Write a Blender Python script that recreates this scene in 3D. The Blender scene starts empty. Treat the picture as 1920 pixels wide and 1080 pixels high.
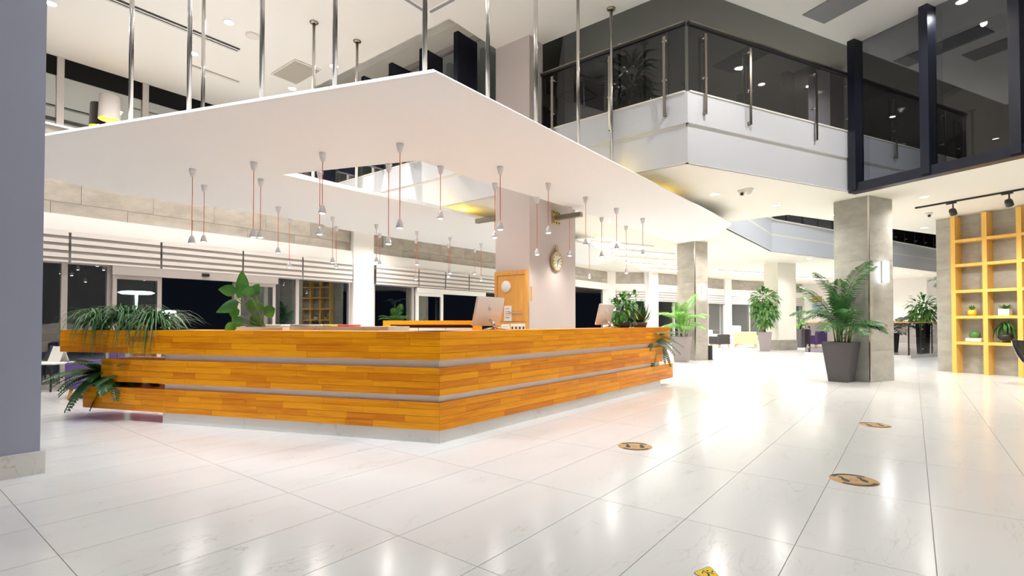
import bpy, math, random
from mathutils import Vector, Matrix

sc = bpy.context.scene
COL = sc.collection
R = math.radians
random.seed(7)

# ------------------------------------------------------------------ camera, world, exposure
F, HOR, EYE, PITCH = 965.0, 604.0, 1.25, R(1.0)
PV = HOR - F * math.tan(PITCH)
cam = bpy.data.cameras.new('camera')
cam.sensor_width = 36.0
cam.lens = F / 1920 * 36.0
cam.shift_y = (PV - 540) / 1920
cam.clip_end = 300
camo = bpy.data.objects.new('camera', cam)
COL.objects.link(camo)
camo.location = (0, 0, EYE)
camo.rotation_euler = (R(90) + PITCH, 0, 0)
sc.camera = camo

world = bpy.data.worlds.new('night')
world.use_nodes = True
sc.world = world
world.node_tree.nodes['Background'].inputs['Color'].default_value = (0.010, 0.014, 0.022, 1)
world.node_tree.nodes['Background'].inputs['Strength'].default_value = 0.35

vs = sc.view_settings
vs.view_transform = 'Standard'
vs.look = 'None'
vs.gamma = 1.0
vs.use_curve_mapping = False
vs.exposure = 0.0
sc.cycles.max_bounces = 10
sc.cycles.diffuse_bounces = 6
sc.cycles.glossy_bounces = 4
sc.cycles.transparent_max_bounces = 16
sc.cycles.caustics_reflective = False
sc.cycles.caustics_refractive = False
sc.cycles.sample_clamp_indirect = 6.0

P_MAIN, P_NEAR, P_LOW, P_PEND = 330.0, 98.0, 300.0, 85.0       # watts of the hall, soffit and pendant lamps
WARM, NEUT, COOL = (1.0, 0.945, 0.87), (0.86, 0.935, 1.0), (0.93, 0.97, 1.0)

# ------------------------------------------------------------------ measuring helpers (pixel of the survey photograph -> place)
def ray(u, v):
    x = (u - 960) / F
    z = -(v - PV) / F
    return (x, math.cos(PITCH) - z * math.sin(PITCH), math.sin(PITCH) + z * math.cos(PITCH))
def G(u, v, z=0.0):
    d = ray(u, v); t = (z - EYE) / d[2]
    return Vector((d[0] * t, d[1] * t, z))
def D(u, v, y):
    d = ray(u, v); t = y / d[1]
    return Vector((d[0] * t, y, EYE + d[2] * t))
A1 = R(52.07)                                  # main building axis: local x = d1, local y = d2
A2 = R(25.5)                                   # axis of the right wing
d1 = Vector((math.cos(A1), math.sin(A1), 0)); d2 = Vector((-math.sin(A1), math.cos(A1), 0))
dh = Vector((math.cos(A2), math.sin(A2), 0)); dg = Vector((math.sin(A2), -math.cos(A2), 0))
def W(s, t, z=0.0):
    p = d1 * s + d2 * t
    return Vector((p.x, p.y, z))
def on_t(u, t):                                # s of the point of the plane t=const seen in column u
    k = (u - 960) / F
    y = t / (d2.y + d2.x * k)
    return (d1.x * k + d1.y) * y
def on_s(u, s):                                # t of the point of the plane s=const seen in column u
    k = (u - 960) / F
    y = s / (d1.y + d1.x * k)
    return (d2.x * k + d2.y) * y

# ------------------------------------------------------------------ materials
def new_mat(name):
    m = bpy.data.materials.new(name); m.use_nodes = True
    nt = m.node_tree
    return m, nt, nt.nodes['Principled BSDF']
def flat(name, c, rough=0.5, metal=0.0, spec=0.5, bump=0.0, bscale=60, vary=0.0):
    m, nt, b = new_mat(name)
    b.inputs['Base Color'].default_value = (*c, 1)
    b.inputs['Roughness'].default_value = rough
    b.inputs['Metallic'].default_value = metal
    b.inputs['Specular IOR Level'].default_value = spec
    N, L = nt.nodes, nt.links
    tc = N.new('ShaderNodeTexCoord')
    no = N.new('ShaderNodeTexNoise'); no.inputs['Scale'].default_value = bscale; no.inputs['Detail'].default_value = 3
    L.new(tc.outputs['Object'], no.inputs['Vector'])
    if bump:
        bp = N.new('ShaderNodeBump'); bp.inputs['Strength'].default_value = bump; bp.inputs['Distance'].default_value = 0.01
        L.new(no.outputs['Fac'], bp.inputs['Height']); L.new(bp.outputs['Normal'], b.inputs['Normal'])
    if vary:
        mx = N.new('ShaderNodeMix'); mx.data_type = 'RGBA'
        mx.inputs['A'].default_value = (*[x * (1 - vary) for x in c], 1)
        mx.inputs['B'].default_value = (*[min(1, x * (1 + vary)) for x in c], 1)
        L.new(no.outputs['Fac'], mx.inputs['Factor']); L.new(mx.outputs['Result'], b.inputs['Base Color'])
    return m
def emit(name, c, s):
    m, nt, b = new_mat(name)
    b.inputs['Base Color'].default_value = (*c, 1)
    b.inputs['Emission Color'].default_value = (*c, 1)
    b.inputs['Emission Strength'].default_value = s
    return m
def glass(name, tint, ior=1.5, gl=(1, 1, 1), add=0.0):
    m = bpy.data.materials.new(name); m.use_nodes = True
    nt = m.node_tree; N, L = nt.nodes, nt.links
    N.remove(N['Principled BSDF'])
    t = N.new('ShaderNodeBsdfTransparent'); t.inputs['Color'].default_value = (*tint, 1)
    g = N.new('ShaderNodeBsdfGlossy'); g.inputs['Roughness'].default_value = 0.0; g.inputs['Color'].default_value = (*gl, 1)
    f = N.new('ShaderNodeFresnel'); f.inputs['IOR'].default_value = ior
    a = N.new('ShaderNodeMath'); a.operation = 'ADD'; a.use_clamp = True; a.inputs[1].default_value = add
    mx = N.new('ShaderNodeMixShader')
    ge = N.new('ShaderNodeNewGeometry')                   # each pane is a thin box: only its front face mirrors and tints
    fr = N.new('ShaderNodeMath'); fr.operation = 'SUBTRACT'; fr.inputs[0].default_value = 1.0; L.new(ge.outputs['Backfacing'], fr.inputs[1])
    fm = N.new('ShaderNodeMath'); fm.operation = 'MULTIPLY'; L.new(a.outputs[0], fm.inputs[0]); L.new(fr.outputs[0], fm.inputs[1])
    cm_ = N.new('ShaderNodeMix'); cm_.data_type = 'RGBA'; cm_.inputs['A'].default_value = (*tint, 1); cm_.inputs['B'].default_value = (1, 1, 1, 1)
    L.new(ge.outputs['Backfacing'], cm_.inputs['Factor']); L.new(cm_.outputs['Result'], t.inputs['Color'])
    L.new(f.outputs['Fac'], a.inputs[0]); L.new(fm.outputs[0], mx.inputs['Fac'])
    L.new(t.outputs[0], mx.inputs[1]); L.new(g.outputs[0], mx.inputs[2])
    L.new(mx.outputs[0], N['Material Output'].inputs['Surface'])
    return m
def marble(name, base, vein, rough, scale=1.0, amount=0.5, dirt=0.06):
    m, nt, b = new_mat(name); N, L = nt.nodes, nt.links
    tc = N.new('ShaderNodeTexCoord'); oi = N.new('ShaderNodeObjectInfo')
    ml = N.new('ShaderNodeMath'); ml.operation = 'MULTIPLY'; ml.inputs[1].default_value = 53.0
    L.new(oi.outputs['Random'], ml.inputs[0])
    ad = N.new('ShaderNodeVectorMath'); ad.operation = 'ADD'
    L.new(tc.outputs['Object'], ad.inputs[0]); L.new(ml.outputs[0], ad.inputs[1])
    mp = N.new('ShaderNodeMapping'); mp.inputs['Rotation'].default_value = (0, 0, 0.5); mp.inputs['Scale'].default_value = (scale * 0.9, scale * 3.0, scale)
    L.new(ad.outputs[0], mp.inputs['Vector'])
    n1 = N.new('ShaderNodeTexNoise'); n1.inputs['Scale'].default_value = 2.2; n1.inputs['Detail'].default_value = 7; n1.inputs['Distortion'].default_value = 1.2
    L.new(mp.outputs[0], n1.inputs['Vector'])
    r1 = N.new('ShaderNodeValToRGB')                      # thin veins where the noise crosses one half
    e = r1.color_ramp.elements
    e[0].position = 0.485; e[0].color = (0, 0, 0, 1); e[1].position = 0.515; e[1].color = (0, 0, 0, 1)
    k = e.new(0.5); k.color = (1, 1, 1, 1)
    L.new(n1.outputs['Fac'], r1.inputs['Fac'])
    n2 = N.new('ShaderNodeTexNoise'); n2.inputs['Scale'].default_value = 1.3; n2.inputs['Detail'].default_value = 2
    L.new(mp.outputs[0], n2.inputs['Vector'])
    r2 = N.new('ShaderNodeValToRGB'); r2.color_ramp.elements[0].position = 0.5; r2.color_ramp.elements[1].position = 0.72
    L.new(n2.outputs['Fac'], r2.inputs['Fac'])
    mu = N.new('ShaderNodeMath'); mu.operation = 'MULTIPLY'; L.new(r1.outputs['Color'], mu.inputs[0]); L.new(r2.outputs['Color'], mu.inputs[1])
    m2 = N.new('ShaderNodeMath'); m2.operation = 'MULTIPLY'; m2.inputs[1].default_value = amount; L.new(mu.outputs[0], m2.inputs[0])
    sh = N.new('ShaderNodeMix'); sh.data_type = 'RGBA'
    sh.inputs['A'].default_value = (*base, 1); sh.inputs['B'].default_value = (*[x * (1 - dirt) for x in base], 1)
    L.new(n2.outputs['Fac'], sh.inputs['Factor'])
    mx = N.new('ShaderNodeMix'); mx.data_type = 'RGBA'; mx.inputs['B'].default_value = (*vein, 1)
    L.new(m2.outputs[0], mx.inputs['Factor']); L.new(sh.outputs['Result'], mx.inputs['A'])
    L.new(mx.outputs['Result'], b.inputs['Base Color'])
    b.inputs['Roughness'].default_value = rough
    b.inputs['Specular IOR Level'].default_value = 0.35
    return m
def concrete(name, c, amount=0.25, rough=0.45):
    m, nt, b = new_mat(name); N, L = nt.nodes, nt.links
    tc = N.new('ShaderNodeTexCoord'); oi = N.new('ShaderNodeObjectInfo')
    ml = N.new('ShaderNodeMath'); ml.operation = 'MULTIPLY'; ml.inputs[1].default_value = 37.0; L.new(oi.outputs['Random'], ml.inputs[0])
    ad = N.new('ShaderNodeVectorMath'); ad.operation = 'ADD'; L.new(tc.outputs['Object'], ad.inputs[0]); L.new(ml.outputs[0], ad.inputs[1])
    mp = N.new('ShaderNodeMapping'); mp.inputs['Scale'].default_value = (1, 1, 2.0); L.new(ad.outputs[0], mp.inputs['Vector'])
    n = N.new('ShaderNodeTexNoise'); n.inputs['Scale'].default_value = 2.4; n.inputs['Detail'].default_value = 9; n.inputs['Roughness'].default_value = 0.65
    L.new(mp.outputs[0], n.inputs['Vector'])
    r = N.new('ShaderNodeValToRGB'); r.color_ramp.elements[0].position = 0.3; r.color_ramp.elements[1].position = 0.7
    r.color_ramp.elements[0].color = (*[x * (1 - amount) for x in c], 1); r.color_ramp.elements[1].color = (*[min(1, x * (1 + amount)) for x in c], 1)
    L.new(n.outputs['Fac'], r.inputs['Fac'])
    hv = N.new('ShaderNodeHueSaturation'); vv = N.new('ShaderNodeMath'); vv.operation = 'MULTIPLY_ADD'; vv.inputs[1].default_value = 0.22; vv.inputs[2].default_value = 0.89
    L.new(oi.outputs['Random'], vv.inputs[0]); L.new(vv.outputs[0], hv.inputs['Value']); L.new(r.outputs['Color'], hv.inputs['Color'])
    L.new(hv.outputs['Color'], b.inputs['Base Color'])
    b.inputs['Roughness'].default_value = rough
    return m
def wood(name, c1, c2, rough=0.35, along='X', random_amt=0.5):
    m, nt, b = new_mat(name); N, L = nt.nodes, nt.links
    tc = N.new('ShaderNodeTexCoord'); oi = N.new('ShaderNodeObjectInfo')
    ml = N.new('ShaderNodeMath'); ml.operation = 'MULTIPLY'; ml.inputs[1].default_value = 41.0; L.new(oi.outputs['Random'], ml.inputs[0])
    ad = N.new('ShaderNodeVectorMath'); ad.operation = 'ADD'; L.new(tc.outputs['Object'], ad.inputs[0]); L.new(ml.outputs[0], ad.inputs[1])
    mp = N.new('ShaderNodeMapping'); mp.inputs['Scale'].default_value = (1.2, 12, 26) if along == 'X' else (26, 12, 1.2)
    L.new(ad.outputs[0], mp.inputs['Vector'])
    n = N.new('ShaderNodeTexNoise'); n.inputs['Scale'].default_value = 1.6; n.inputs['Detail'].default_value = 6; n.inputs['Distortion'].default_value = 0.6
    L.new(mp.outputs[0], n.inputs['Vector'])
    m1 = N.new('ShaderNodeMath'); m1.operation = 'MULTIPLY_ADD'; m1.inputs[1].default_value = random_amt; m1.inputs[2].default_value = -random_amt / 2
    L.new(oi.outputs['Random'], m1.inputs[0])
    a2 = N.new('ShaderNodeMath'); a2.operation = 'ADD'; L.new(n.outputs['Fac'], a2.inputs[0]); L.new(m1.outputs[0], a2.inputs[1])
    r = N.new('ShaderNodeValToRGB'); r.color_ramp.elements[0].position = 0.22; r.color_ramp.elements[1].position = 0.68
    r.color_ramp.elements[0].color = (*c2, 1); r.color_ramp.elements[1].color = (*c1, 1)
    L.new(a2.outputs[0], r.inputs['Fac']); L.new(r.outputs['Color'], b.inputs['Base Color'])
    b.inputs['Roughness'].default_value = rough
    b.inputs['Specular IOR Level'].default_value = 0.25
    return m
def leafmat(name, c1, c2):
    m, nt, b = new_mat(name); N, L = nt.nodes, nt.links
    tc = N.new('ShaderNodeTexCoord'); n = N.new('ShaderNodeTexNoise'); n.inputs['Scale'].default_value = 6
    L.new(tc.outputs['Object'], n.inputs['Vector'])
    r = N.new('ShaderNodeValToRGB'); r.color_ramp.elements[0].position = 0.35; r.color_ramp.elements[1].position = 0.65
    r.color_ramp.elements[0].color = (*c2, 1); r.color_ramp.elements[1].color = (*c1, 1)
    L.new(n.outputs['Fac'], r.inputs['Fac']); L.new(r.outputs['Color'], b.inputs['Base Color'])
    b.inputs['Roughness'].default_value = 0.4
    return m

M = dict(
    white=flat('white_paint', (0.86, 0.84, 0.81), 0.6, bump=0.03),
    ceil=flat('ceiling_paint', (0.87, 0.85, 0.81), 0.75, bump=0.02),
    cream=flat('cream_paint', (0.86, 0.83, 0.75), 0.65, bump=0.02),
    canopy=flat('canopy_paint', (0.90, 0.905, 0.91), 0.55),
    fascia=flat('fascia_paint', (0.68, 0.70, 0.75), 0.5),
    mauve=flat('mauve_wall_paint', (0.60, 0.53, 0.51), 0.6, bump=0.03),
    bluegrey=flat('blue_grey_paint', (0.34, 0.36, 0.45), 0.45, bump=0.03),
    upgrey=flat('upper_dimmed_grey', (0.55, 0.54, 0.54), 0.7, bump=0.02),  # greyed in colour to stand for the weak light upstairs
    upceil=flat('upper_ceiling_dimmed', (0.145, 0.138, 0.115), 0.8),  # colour darkened to stand for the dim space over the balcony
    dark=flat('dark_navy_metal', (0.012, 0.014, 0.028), 0.3),
    black=flat('black_plastic', (0.012, 0.012, 0.012), 0.4),
    matt=flat('matt_black_paint', (0.008, 0.008, 0.008), 0.8, spec=0.1),
    steel=flat('brushed_steel', (0.62, 0.60, 0.57), 0.18, 1.0),
    bronze=flat('bronze_steel', (0.30, 0.27, 0.22), 0.28, 1.0),
    metal=flat('satin_metal_strip', (0.78, 0.76, 0.73), 0.35, 0.25),
    alu=flat('champagne_aluminium', (0.52, 0.48, 0.46), 0.4, 0.3),
    blind=flat('blind_fabric', (0.74, 0.69, 0.66), 0.8),
    sheer=flat('blind_sheer_fabric', (0.30, 0.28, 0.26), 0.8),  # grey sheer fabric between the opaque bands
    grout=flat('grout', (0.34, 0.31, 0.28), 0.8),
    tile=marble('floor_marble', (0.79, 0.79, 0.785), (0.50, 0.43, 0.34), 0.17, 1.0, 0.6, 0.08),
    plinth=marble('plinth_marble', (0.78, 0.75, 0.70), (0.42, 0.30, 0.16), 0.2, 1.6, 0.8, 0.12),
    conc=concrete('concrete_tile', (0.36, 0.325, 0.28), 0.2),
    conc2=concrete('concrete_tile_cool', (0.36, 0.35, 0.31), 0.2),
    strip=wood('counter_wood', (0.86, 0.335, 0.003), (0.60, 0.165, 0.002), 0.3, 'X', 0.42),
    cred=wood('credenza_wood', (0.78, 0.28, 0.008), (0.58, 0.18, 0.004), 0.35, 'X', 0.1),
    oak=wood('oak_veneer', (0.70, 0.37, 0.10), (0.60, 0.29, 0.07), 0.4, 'Z', 0.1),
    shelf=wood('shelf_wood', (0.80, 0.50, 0.13), (0.72, 0.42, 0.09), 0.4, 'Z', 0.1),
    glassn=glass('window_glass', (0.66, 0.72, 0.72), 1.55, (0.9, 0.95, 0.96), 0.12),
    glassu=glass('upper_window_glass', (0.5, 0.55, 0.55), 1.55, (0.93, 0.97, 0.97), 0.42),
    glasst=glass('tinted_glass', (0.28, 0.28, 0.30), 1.35),
    glassw=glass('tinted_curtain_glass', (0.23, 0.23, 0.25), 1.4),
    glasss=glass('smoked_balustrade_glass', (0.40, 0.38, 0.39), 1.3),
    lens=emit('lamp_lens', (1.0, 0.97, 0.92), 40),
    bulb=emit('pendant_bulb', (1.0, 0.98, 0.95), 25),
    cove=emit('cove_light', (1.0, 0.96, 0.90), 16),
    sconce=emit('sconce_light', (0.92, 0.97, 1.0), 12),
    outdoor=emit('outdoor_lamp', (0.75, 1.0, 0.95), 10),
    cord=flat('red_cord', (0.62, 0.12, 0.045), 0.6),
    alum=flat('pendant_aluminium', (0.74, 0.77, 0.82), 0.25, 0.5),
    rose=flat('ceiling_rose_plastic', (0.72, 0.73, 0.76), 0.35),
    imac=flat('monitor_shell', (0.83, 0.78, 0.74), 0.25, 0.1),
    chrome=flat('chrome', (0.8, 0.8, 0.8), 0.08, 1.0),
    pot=flat('charcoal_planter', (0.075, 0.068, 0.075), 0.45),
    pot2=flat('grey_planter', (0.30, 0.26, 0.26), 0.45),
    soil=flat('soil', (0.04, 0.028, 0.018), 0.9, bump=0.5),
    palm=leafmat('palm_leaf', (0.055, 0.20, 0.035), (0.015, 0.08, 0.015)),
    palm2=leafmat('light_palm_leaf', (0.25, 0.52, 0.08), (0.10, 0.30, 0.04)),
    leaf=leafmat('glossy_leaf', (0.10, 0.34, 0.05), (0.04, 0.18, 0.025)),
    leaf2=leafmat('ficus_leaf', (0.14, 0.34, 0.07), (0.05, 0.16, 0.03)),
    dleaf=leafmat('dark_leaf', (0.02, 0.075, 0.02), (0.006, 0.03, 0.01)),
    fern=leafmat('fern_leaf', (0.035, 0.14, 0.03), (0.012, 0.06, 0.015)),
    blade=leafmat('grass_blade', (0.07, 0.19, 0.05), (0.02, 0.08, 0.02)),
    stem=flat('plant_stem', (0.12, 0.18, 0.04), 0.6),
    bark=flat('cane_bark', (0.30, 0.19, 0.06), 0.8),
    paper=flat('paper', (0.85, 0.84, 0.82), 0.7),
    red=flat('red_cover', (0.60, 0.03, 0.03), 0.5),
    yellow=flat('yellow_cover', (0.75, 0.55, 0.06), 0.5),
    grey=flat('grey_print', (0.25, 0.25, 0.27), 0.6),
    brass=flat('aged_brass', (0.55, 0.42, 0.18), 0.35, 0.85),
    dial=flat('clock_dial', (0.80, 0.77, 0.62), 0.5),
    purple=flat('purple_upholstery', (0.11, 0.06, 0.24), 0.8),
    dgrey=flat('charcoal_upholstery', (0.05, 0.045, 0.05), 0.8),
    lilac=flat('lilac_upholstery', (0.55, 0.52, 0.66), 0.8),
    creamf=flat('cream_upholstery', (0.80, 0.68, 0.40), 0.8),
    leather=flat('black_leather', (0.012, 0.012, 0.013), 0.35),
    legw=flat('honey_wood_legs', (0.62, 0.33, 0.05), 0.45),
    sticker=flat('sticker_brown', (0.52, 0.31, 0.12), 0.6, vary=0.25, bscale=14),
    ink=flat('sticker_ink', (0.035, 0.028, 0.024), 0.6),
    caution=flat('caution_yellow', (0.86, 0.62, 0.0), 0.5),
    panel=flat('ceiling_panel_grey', (0.36, 0.33, 0.28), 0.6),
    panel2=flat('ceiling_panel_dark', (0.24, 0.24, 0.25), 0.6),
    shade=flat('lamp_shade_fabric', (0.85, 0.80, 0.78), 0.8),
    gold=emit('gold_lining', (1.0, 0.55, 0.02), 0.8),
    glasspot=flat('mosaic_silver', (0.45, 0.33, 0.18), 0.15, 0.9, bump=0.8, bscale=40),
    asphalt=flat('outdoor_paving', (0.02, 0.02, 0.02), 0.9),
    yellowpot=flat('yellow_pot', (0.72, 0.52, 0.04), 0.4),
    whitepot=flat('white_pot', (0.72, 0.70, 0.66), 0.5),
    picture=flat('picture_orange', (0.75, 0.40, 0.10), 0.6, vary=0.5, bscale=9),
    picture2=flat('picture_blue', (0.35, 0.50, 0.75), 0.6, vary=0.4, bscale=9),
)

# ------------------------------------------------------------------ mesh helpers
class MB:
    def __init__(s): s.v, s.f, s.s = [], [], []
    def add(s, vs, fs, smooth=False):
        o = len(s.v); s.v += [tuple(p) for p in vs]
        for f in fs: s.f.append(tuple(o + i for i in f)); s.s.append(smooth)
        return s
    def box(s, x0, x1, y0, y1, z0, z1, rz=0.0, c=None):
        vs = [Vector((x, y, z)) for z in (z0, z1) for x, y in ((x0, y0), (x1, y0), (x1, y1), (x0, y1))]
        if rz:
            c = Vector(c) if c is not None else Vector(((x0 + x1) / 2, (y0 + y1) / 2, 0))
            rm = Matrix.Rotation(rz, 3, 'Z'); vs = [rm @ (p - c) + c for p in vs]
        return s.add(vs, [(0, 3, 2, 1), (4, 5, 6, 7), (0, 1, 5, 4), (1, 2, 6, 5), (2, 3, 7, 6), (3, 0, 4, 7)])
    def rbox(s, x0, x1, y0, y1, z0, z1, b=0.02):          # box with chamfered vertical and top edges
        q = []
        for z, i in ((z0, b * .5), (z0 + b * .5, 0), (z1 - b, 0), (z1, b)):
            q.append([(x0 + i + b, y0 + i, z), (x1 - i - b, y0 + i, z), (x1 - i, y0 + i + b, z), (x1 - i, y1 - i - b, z),
                      (x1 - i - b, y1 - i, z), (x0 + i + b, y1 - i, z), (x0 + i, y1 - i - b, z), (x0 + i, y0 + i + b, z)])
        vs = [p for r in q for p in r]; fs = []
        for k in range(3):
            for i in range(8): fs.append((k * 8 + i, k * 8 + (i + 1) % 8, k * 8 + 8 + (i + 1) % 8, k * 8 + 8 + i))
        fs.append(tuple(range(7, -1, -1))); fs.append(tuple(range(24, 32)))
        return s.add(vs, fs)
    def prism(s, pts, z0, z1):
        a = sum(pts[i][0] * pts[(i + 1) % len(pts)][1] - pts[(i + 1) % len(pts)][0] * pts[i][1] for i in range(len(pts)))
        if a < 0: pts = pts[::-1]
        n = len(pts)
        vs = [(p[0], p[1], z0) for p in pts] + [(p[0], p[1], z1) for p in pts]
        return s.add(vs, [tuple(range(n - 1, -1, -1)), tuple(range(n, 2 * n))] + [(i, (i + 1) % n, n + (i + 1) % n, n + i) for i in range(n)])
    def tube(s, pts, r, n=8, smooth=True, cap=True):
        pts = [Vector(p) for p in pts]; rs = r if isinstance(r, (list, tuple)) else [r] * len(pts)
        vs, fs = [], []
        for i, p in enumerate(pts):
            t = (pts[min(i + 1, len(pts) - 1)] - pts[max(i - 1, 0)]).normalized()
            a = t.cross(Vector((0, 0, 1)))
            a = Vector((1, 0, 0)) if a.length < 1e-3 else a.normalized()
            b = t.cross(a)
            for k in range(n):
                w = 2 * math.pi * k / n
                vs.append(p + (a * math.cos(w) + b * math.sin(w)) * rs[i])
        for i in range(len(pts) - 1):
            for k in range(n): fs.append((i * n + k, i * n + (k + 1) % n, (i + 1) * n + (k + 1) % n, (i + 1) * n + k))
        s.add(vs, fs, smooth)
        if cap:
            o = len(s.v) - len(vs)
            s.f.append(tuple(o + k for k in range(n - 1, -1, -1))); s.s.append(False)
            s.f.append(tuple(o + (len(pts) - 1) * n + k for k in range(n))); s.s.append(False)
        return s
    def lathe(s, prof, n=20, c=(0, 0, 0), smooth=True):
        vs, fs = [], []
        for r, z in prof:
            for k in range(n):
                w = 2 * math.pi * k / n
                vs.append((c[0] + r * math.cos(w), c[1] + r * math.sin(w), c[2] + z))
        for i in range(len(prof) - 1):
            for k in range(n): fs.append((i * n + k, i * n + (k + 1) % n, (i + 1) * n + (k + 1) % n, (i + 1) * n + k))
        return s.add(vs, fs, smooth)
    def disc(s, r, z, n=24, c=(0, 0), up=True):
        vs = [(c[0] + r * math.cos(2 * math.pi * k / n), c[1] + r * math.sin(2 * math.pi * k / n), z) for k in range(n)]
        return s.add(vs, [tuple(range(n)) if up else tuple(range(n - 1, -1, -1))])
    def ribbon(s, pts, widths, side, fold=0.0):             # a leaf: centre line, half widths, sideways vector
        vs, fs = [], []
        side = Vector(side)
        for i, p in enumerate(pts):
            p = Vector(p); t = (Vector(pts[min(i + 1, len(pts) - 1)]) - Vector(pts[max(i - 1, 0)]))
            t = t.normalized() if t.length > 0 else Vector((0, 0, 1))
            sd = (side - t * side.dot(t))
            sd = sd.normalized() if sd.length > 1e-4 else Vector((1, 0, 0))
            up = sd.cross(t)
            vs += [p - sd * widths[i] + up * fold * widths[i], p, p + sd * widths[i] + up * fold * widths[i]]
        for i in range(len(pts) - 1):
            a = i * 3
            fs += [(a, a + 1, a + 4, a + 3), (a + 1, a + 2, a + 5, a + 4)]
        return s.add(vs, fs, True)
    def mesh(s, name, mat):
        me = bpy.data.meshes.new(name)
        me.from_pydata(s.v, [], s.f)
        me.polygons.foreach_set('use_smooth', s.s)
        me.materials.append(mat)
        me.update()
        return me
    def build(s, name, mat, parent=None, loc=(0, 0, 0), rz=0.0, label=None):
        o = bpy.data.objects.new(name, s.mesh(name, mat)); COL.objects.link(o)
        o.location = loc; o.rotation_euler = (0, 0, rz)
        if parent: o.parent = parent
        if label: o['label'] = label
        return o
def inst(name, me, parent=None, loc=(0, 0, 0), rot=(0, 0, 0), scale=(1, 1, 1)):
    o = bpy.data.objects.new(name, me); COL.objects.link(o)
    o.location = loc; o.rotation_euler = rot; o.scale = scale
    if parent: o.parent = parent
    return o
def thing(name, label, cat, loc=(0, 0, 0), rz=0.0, group=None):
    o = bpy.data.objects.new(name, None); COL.objects.link(o)
    o.empty_display_size = 0.1
    o.location = loc; o.rotation_euler = (0, 0, rz)
    o['label'] = label; o['category'] = cat
    if group: o['group'] = group
    return o
def tag(o, label, cat, group=None):
    o['label'] = label; o['category'] = cat
    if group: o['group'] = group
    return o
def struct(o):
    o['kind'] = 'structure'; return o
def root(name, loc=(0, 0, 0), rz=0.0):
    o = bpy.data.objects.new(name, None); COL.objects.link(o)
    o.location = loc; o.rotation_euler = (0, 0, rz); o['kind'] = 'structure'
    o.empty_display_size = 0.1
    return o
def copy_tree(o, parent=None):
    c = o.copy(); COL.objects.link(c)
    if parent: c.parent = parent
    for ch in list(o.children): copy_tree(ch, c)
    return c
def spot(power, color=WARM, size=150, radius=0.05, blend=1.0):
    k = ('spot', power, color, size)
    if k not in spot.cache:
        l = bpy.data.lights.new('lamp_light', 'SPOT'); l.energy = power; l.color = color
        l.spot_size = R(size); l.spot_blend = blend; l.shadow_soft_size = radius
        spot.cache[k] = l
    return spot.cache[k]
spot.cache = {}
def lamp(data, parent, loc, rot=(0, 0, 0)):
    o = bpy.data.objects.new('lamp_light', data); COL.objects.link(o)
    o.location = loc; o.rotation_euler = rot
    if parent: o.parent = parent
    return o
ZC, ZS, ZF, ZU = 6.9, 3.9, 5.08, 8.0            # hall ceiling, mezzanine soffit, mezzanine floor, upper ceiling

# ------------------------------------------------------------------ floor
fl = root('floor')
MB().box(-30, 45, -14, 60, -0.12, -0.006).build('grout_bed', M['grout'], fl)
TS, TT, S0, T0 = 1.285, 0.617, 0.70, -0.08
me_tile = MB().box(-TS / 2 + .002, TS / 2 - .002, -TT / 2 + .002, TT / 2 - .002, -0.006, 0.0).mesh('floor_tile', M['tile'])
cells = []
for i in range(-14, 44):
    for j in range(-34, 42):
        c = W(S0 + (i + .5) * TS, T0 + (j + .5) * TT)
        if c.y < -13 or c.y > 55 or c.x < -28 or c.x > 42 or c.length > 58: continue
        if S0 + (i + .5) * TS > 48 or T0 + (j + .5) * TT > 12.7 and c.y < 26: continue
        seen = c.y > 1.8 and abs(c.x / max(c.y, .1)) < 1.12
        cells.append((c.length if seen else 1000 + c.length, c))
cells.sort(key=lambda q: q[0])
for k, (dd, c) in enumerate(cells[:300]):
    inst('floor_tile', me_tile, fl, c, (0, 0, A1))
far = MB()
for dd, c in cells[300:]:
    far.box(c.x - TS / 2 + .002, c.x + TS / 2 - .002, c.y - TT / 2 + .002, c.y + TT / 2 - .002, -0.006, 0.0, A1)
o = far.build('floor_tiles', M['tile'], fl); o['kind'] = 'stuff'

# ------------------------------------------------------------------ ceilings and slabs
B = Vector((2.92, 8.55, 0))                     # front corner of the balcony
RR = B + dh * 4.45                              # where the curtain wall stands
EE = B + dh * 8.85                              # end of the balcony
CR = Vector((0.343, 10.02, 0)); CL = CR + d2 * 0.86   # core: near corner, left corner
CB = CR + d1 * 0.457                            # back corner of the upper column
apex = G(843, 35, ZC)
W12, W14 = 12.7, 14.3                           # planes of the lower and the upper window wall
def xy(*ps): return [(p[0], p[1]) for p in ps]
s_ap = apex.dot(d1); t_ap = apex.dot(d2)
ce = MB()
ce.prism(xy(apex, CL, CR, CB, B, RR, RR + dh * 6.5, Vector((22, 9, 0)), Vector((22, -13, 0)), Vector((-22, -13, 0)), W(-9, W14), W(s_ap, W14)), ZC, ZC + 0.12)
struct(ce.build('ceiling', M['ceil']))
struct(MB().prism(xy(CB, B, RR, RR + dh * 6.5, Vector((48, 22, 0)), Vector((40, 58, 0)), CB + Vector((0.6, 38, 0))), ZU, ZU + .1).build('ceiling_upper', M['upceil']))
struct(MB().prism(xy(W(s_ap + .01, W14 + .3), apex + d1 * .01, CR, CB, CB + Vector((0.6, 38, 0)), Vector((-12, 40, 0))), ZU, ZU + .1).build('ceiling_notch', M['ceil']))
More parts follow.
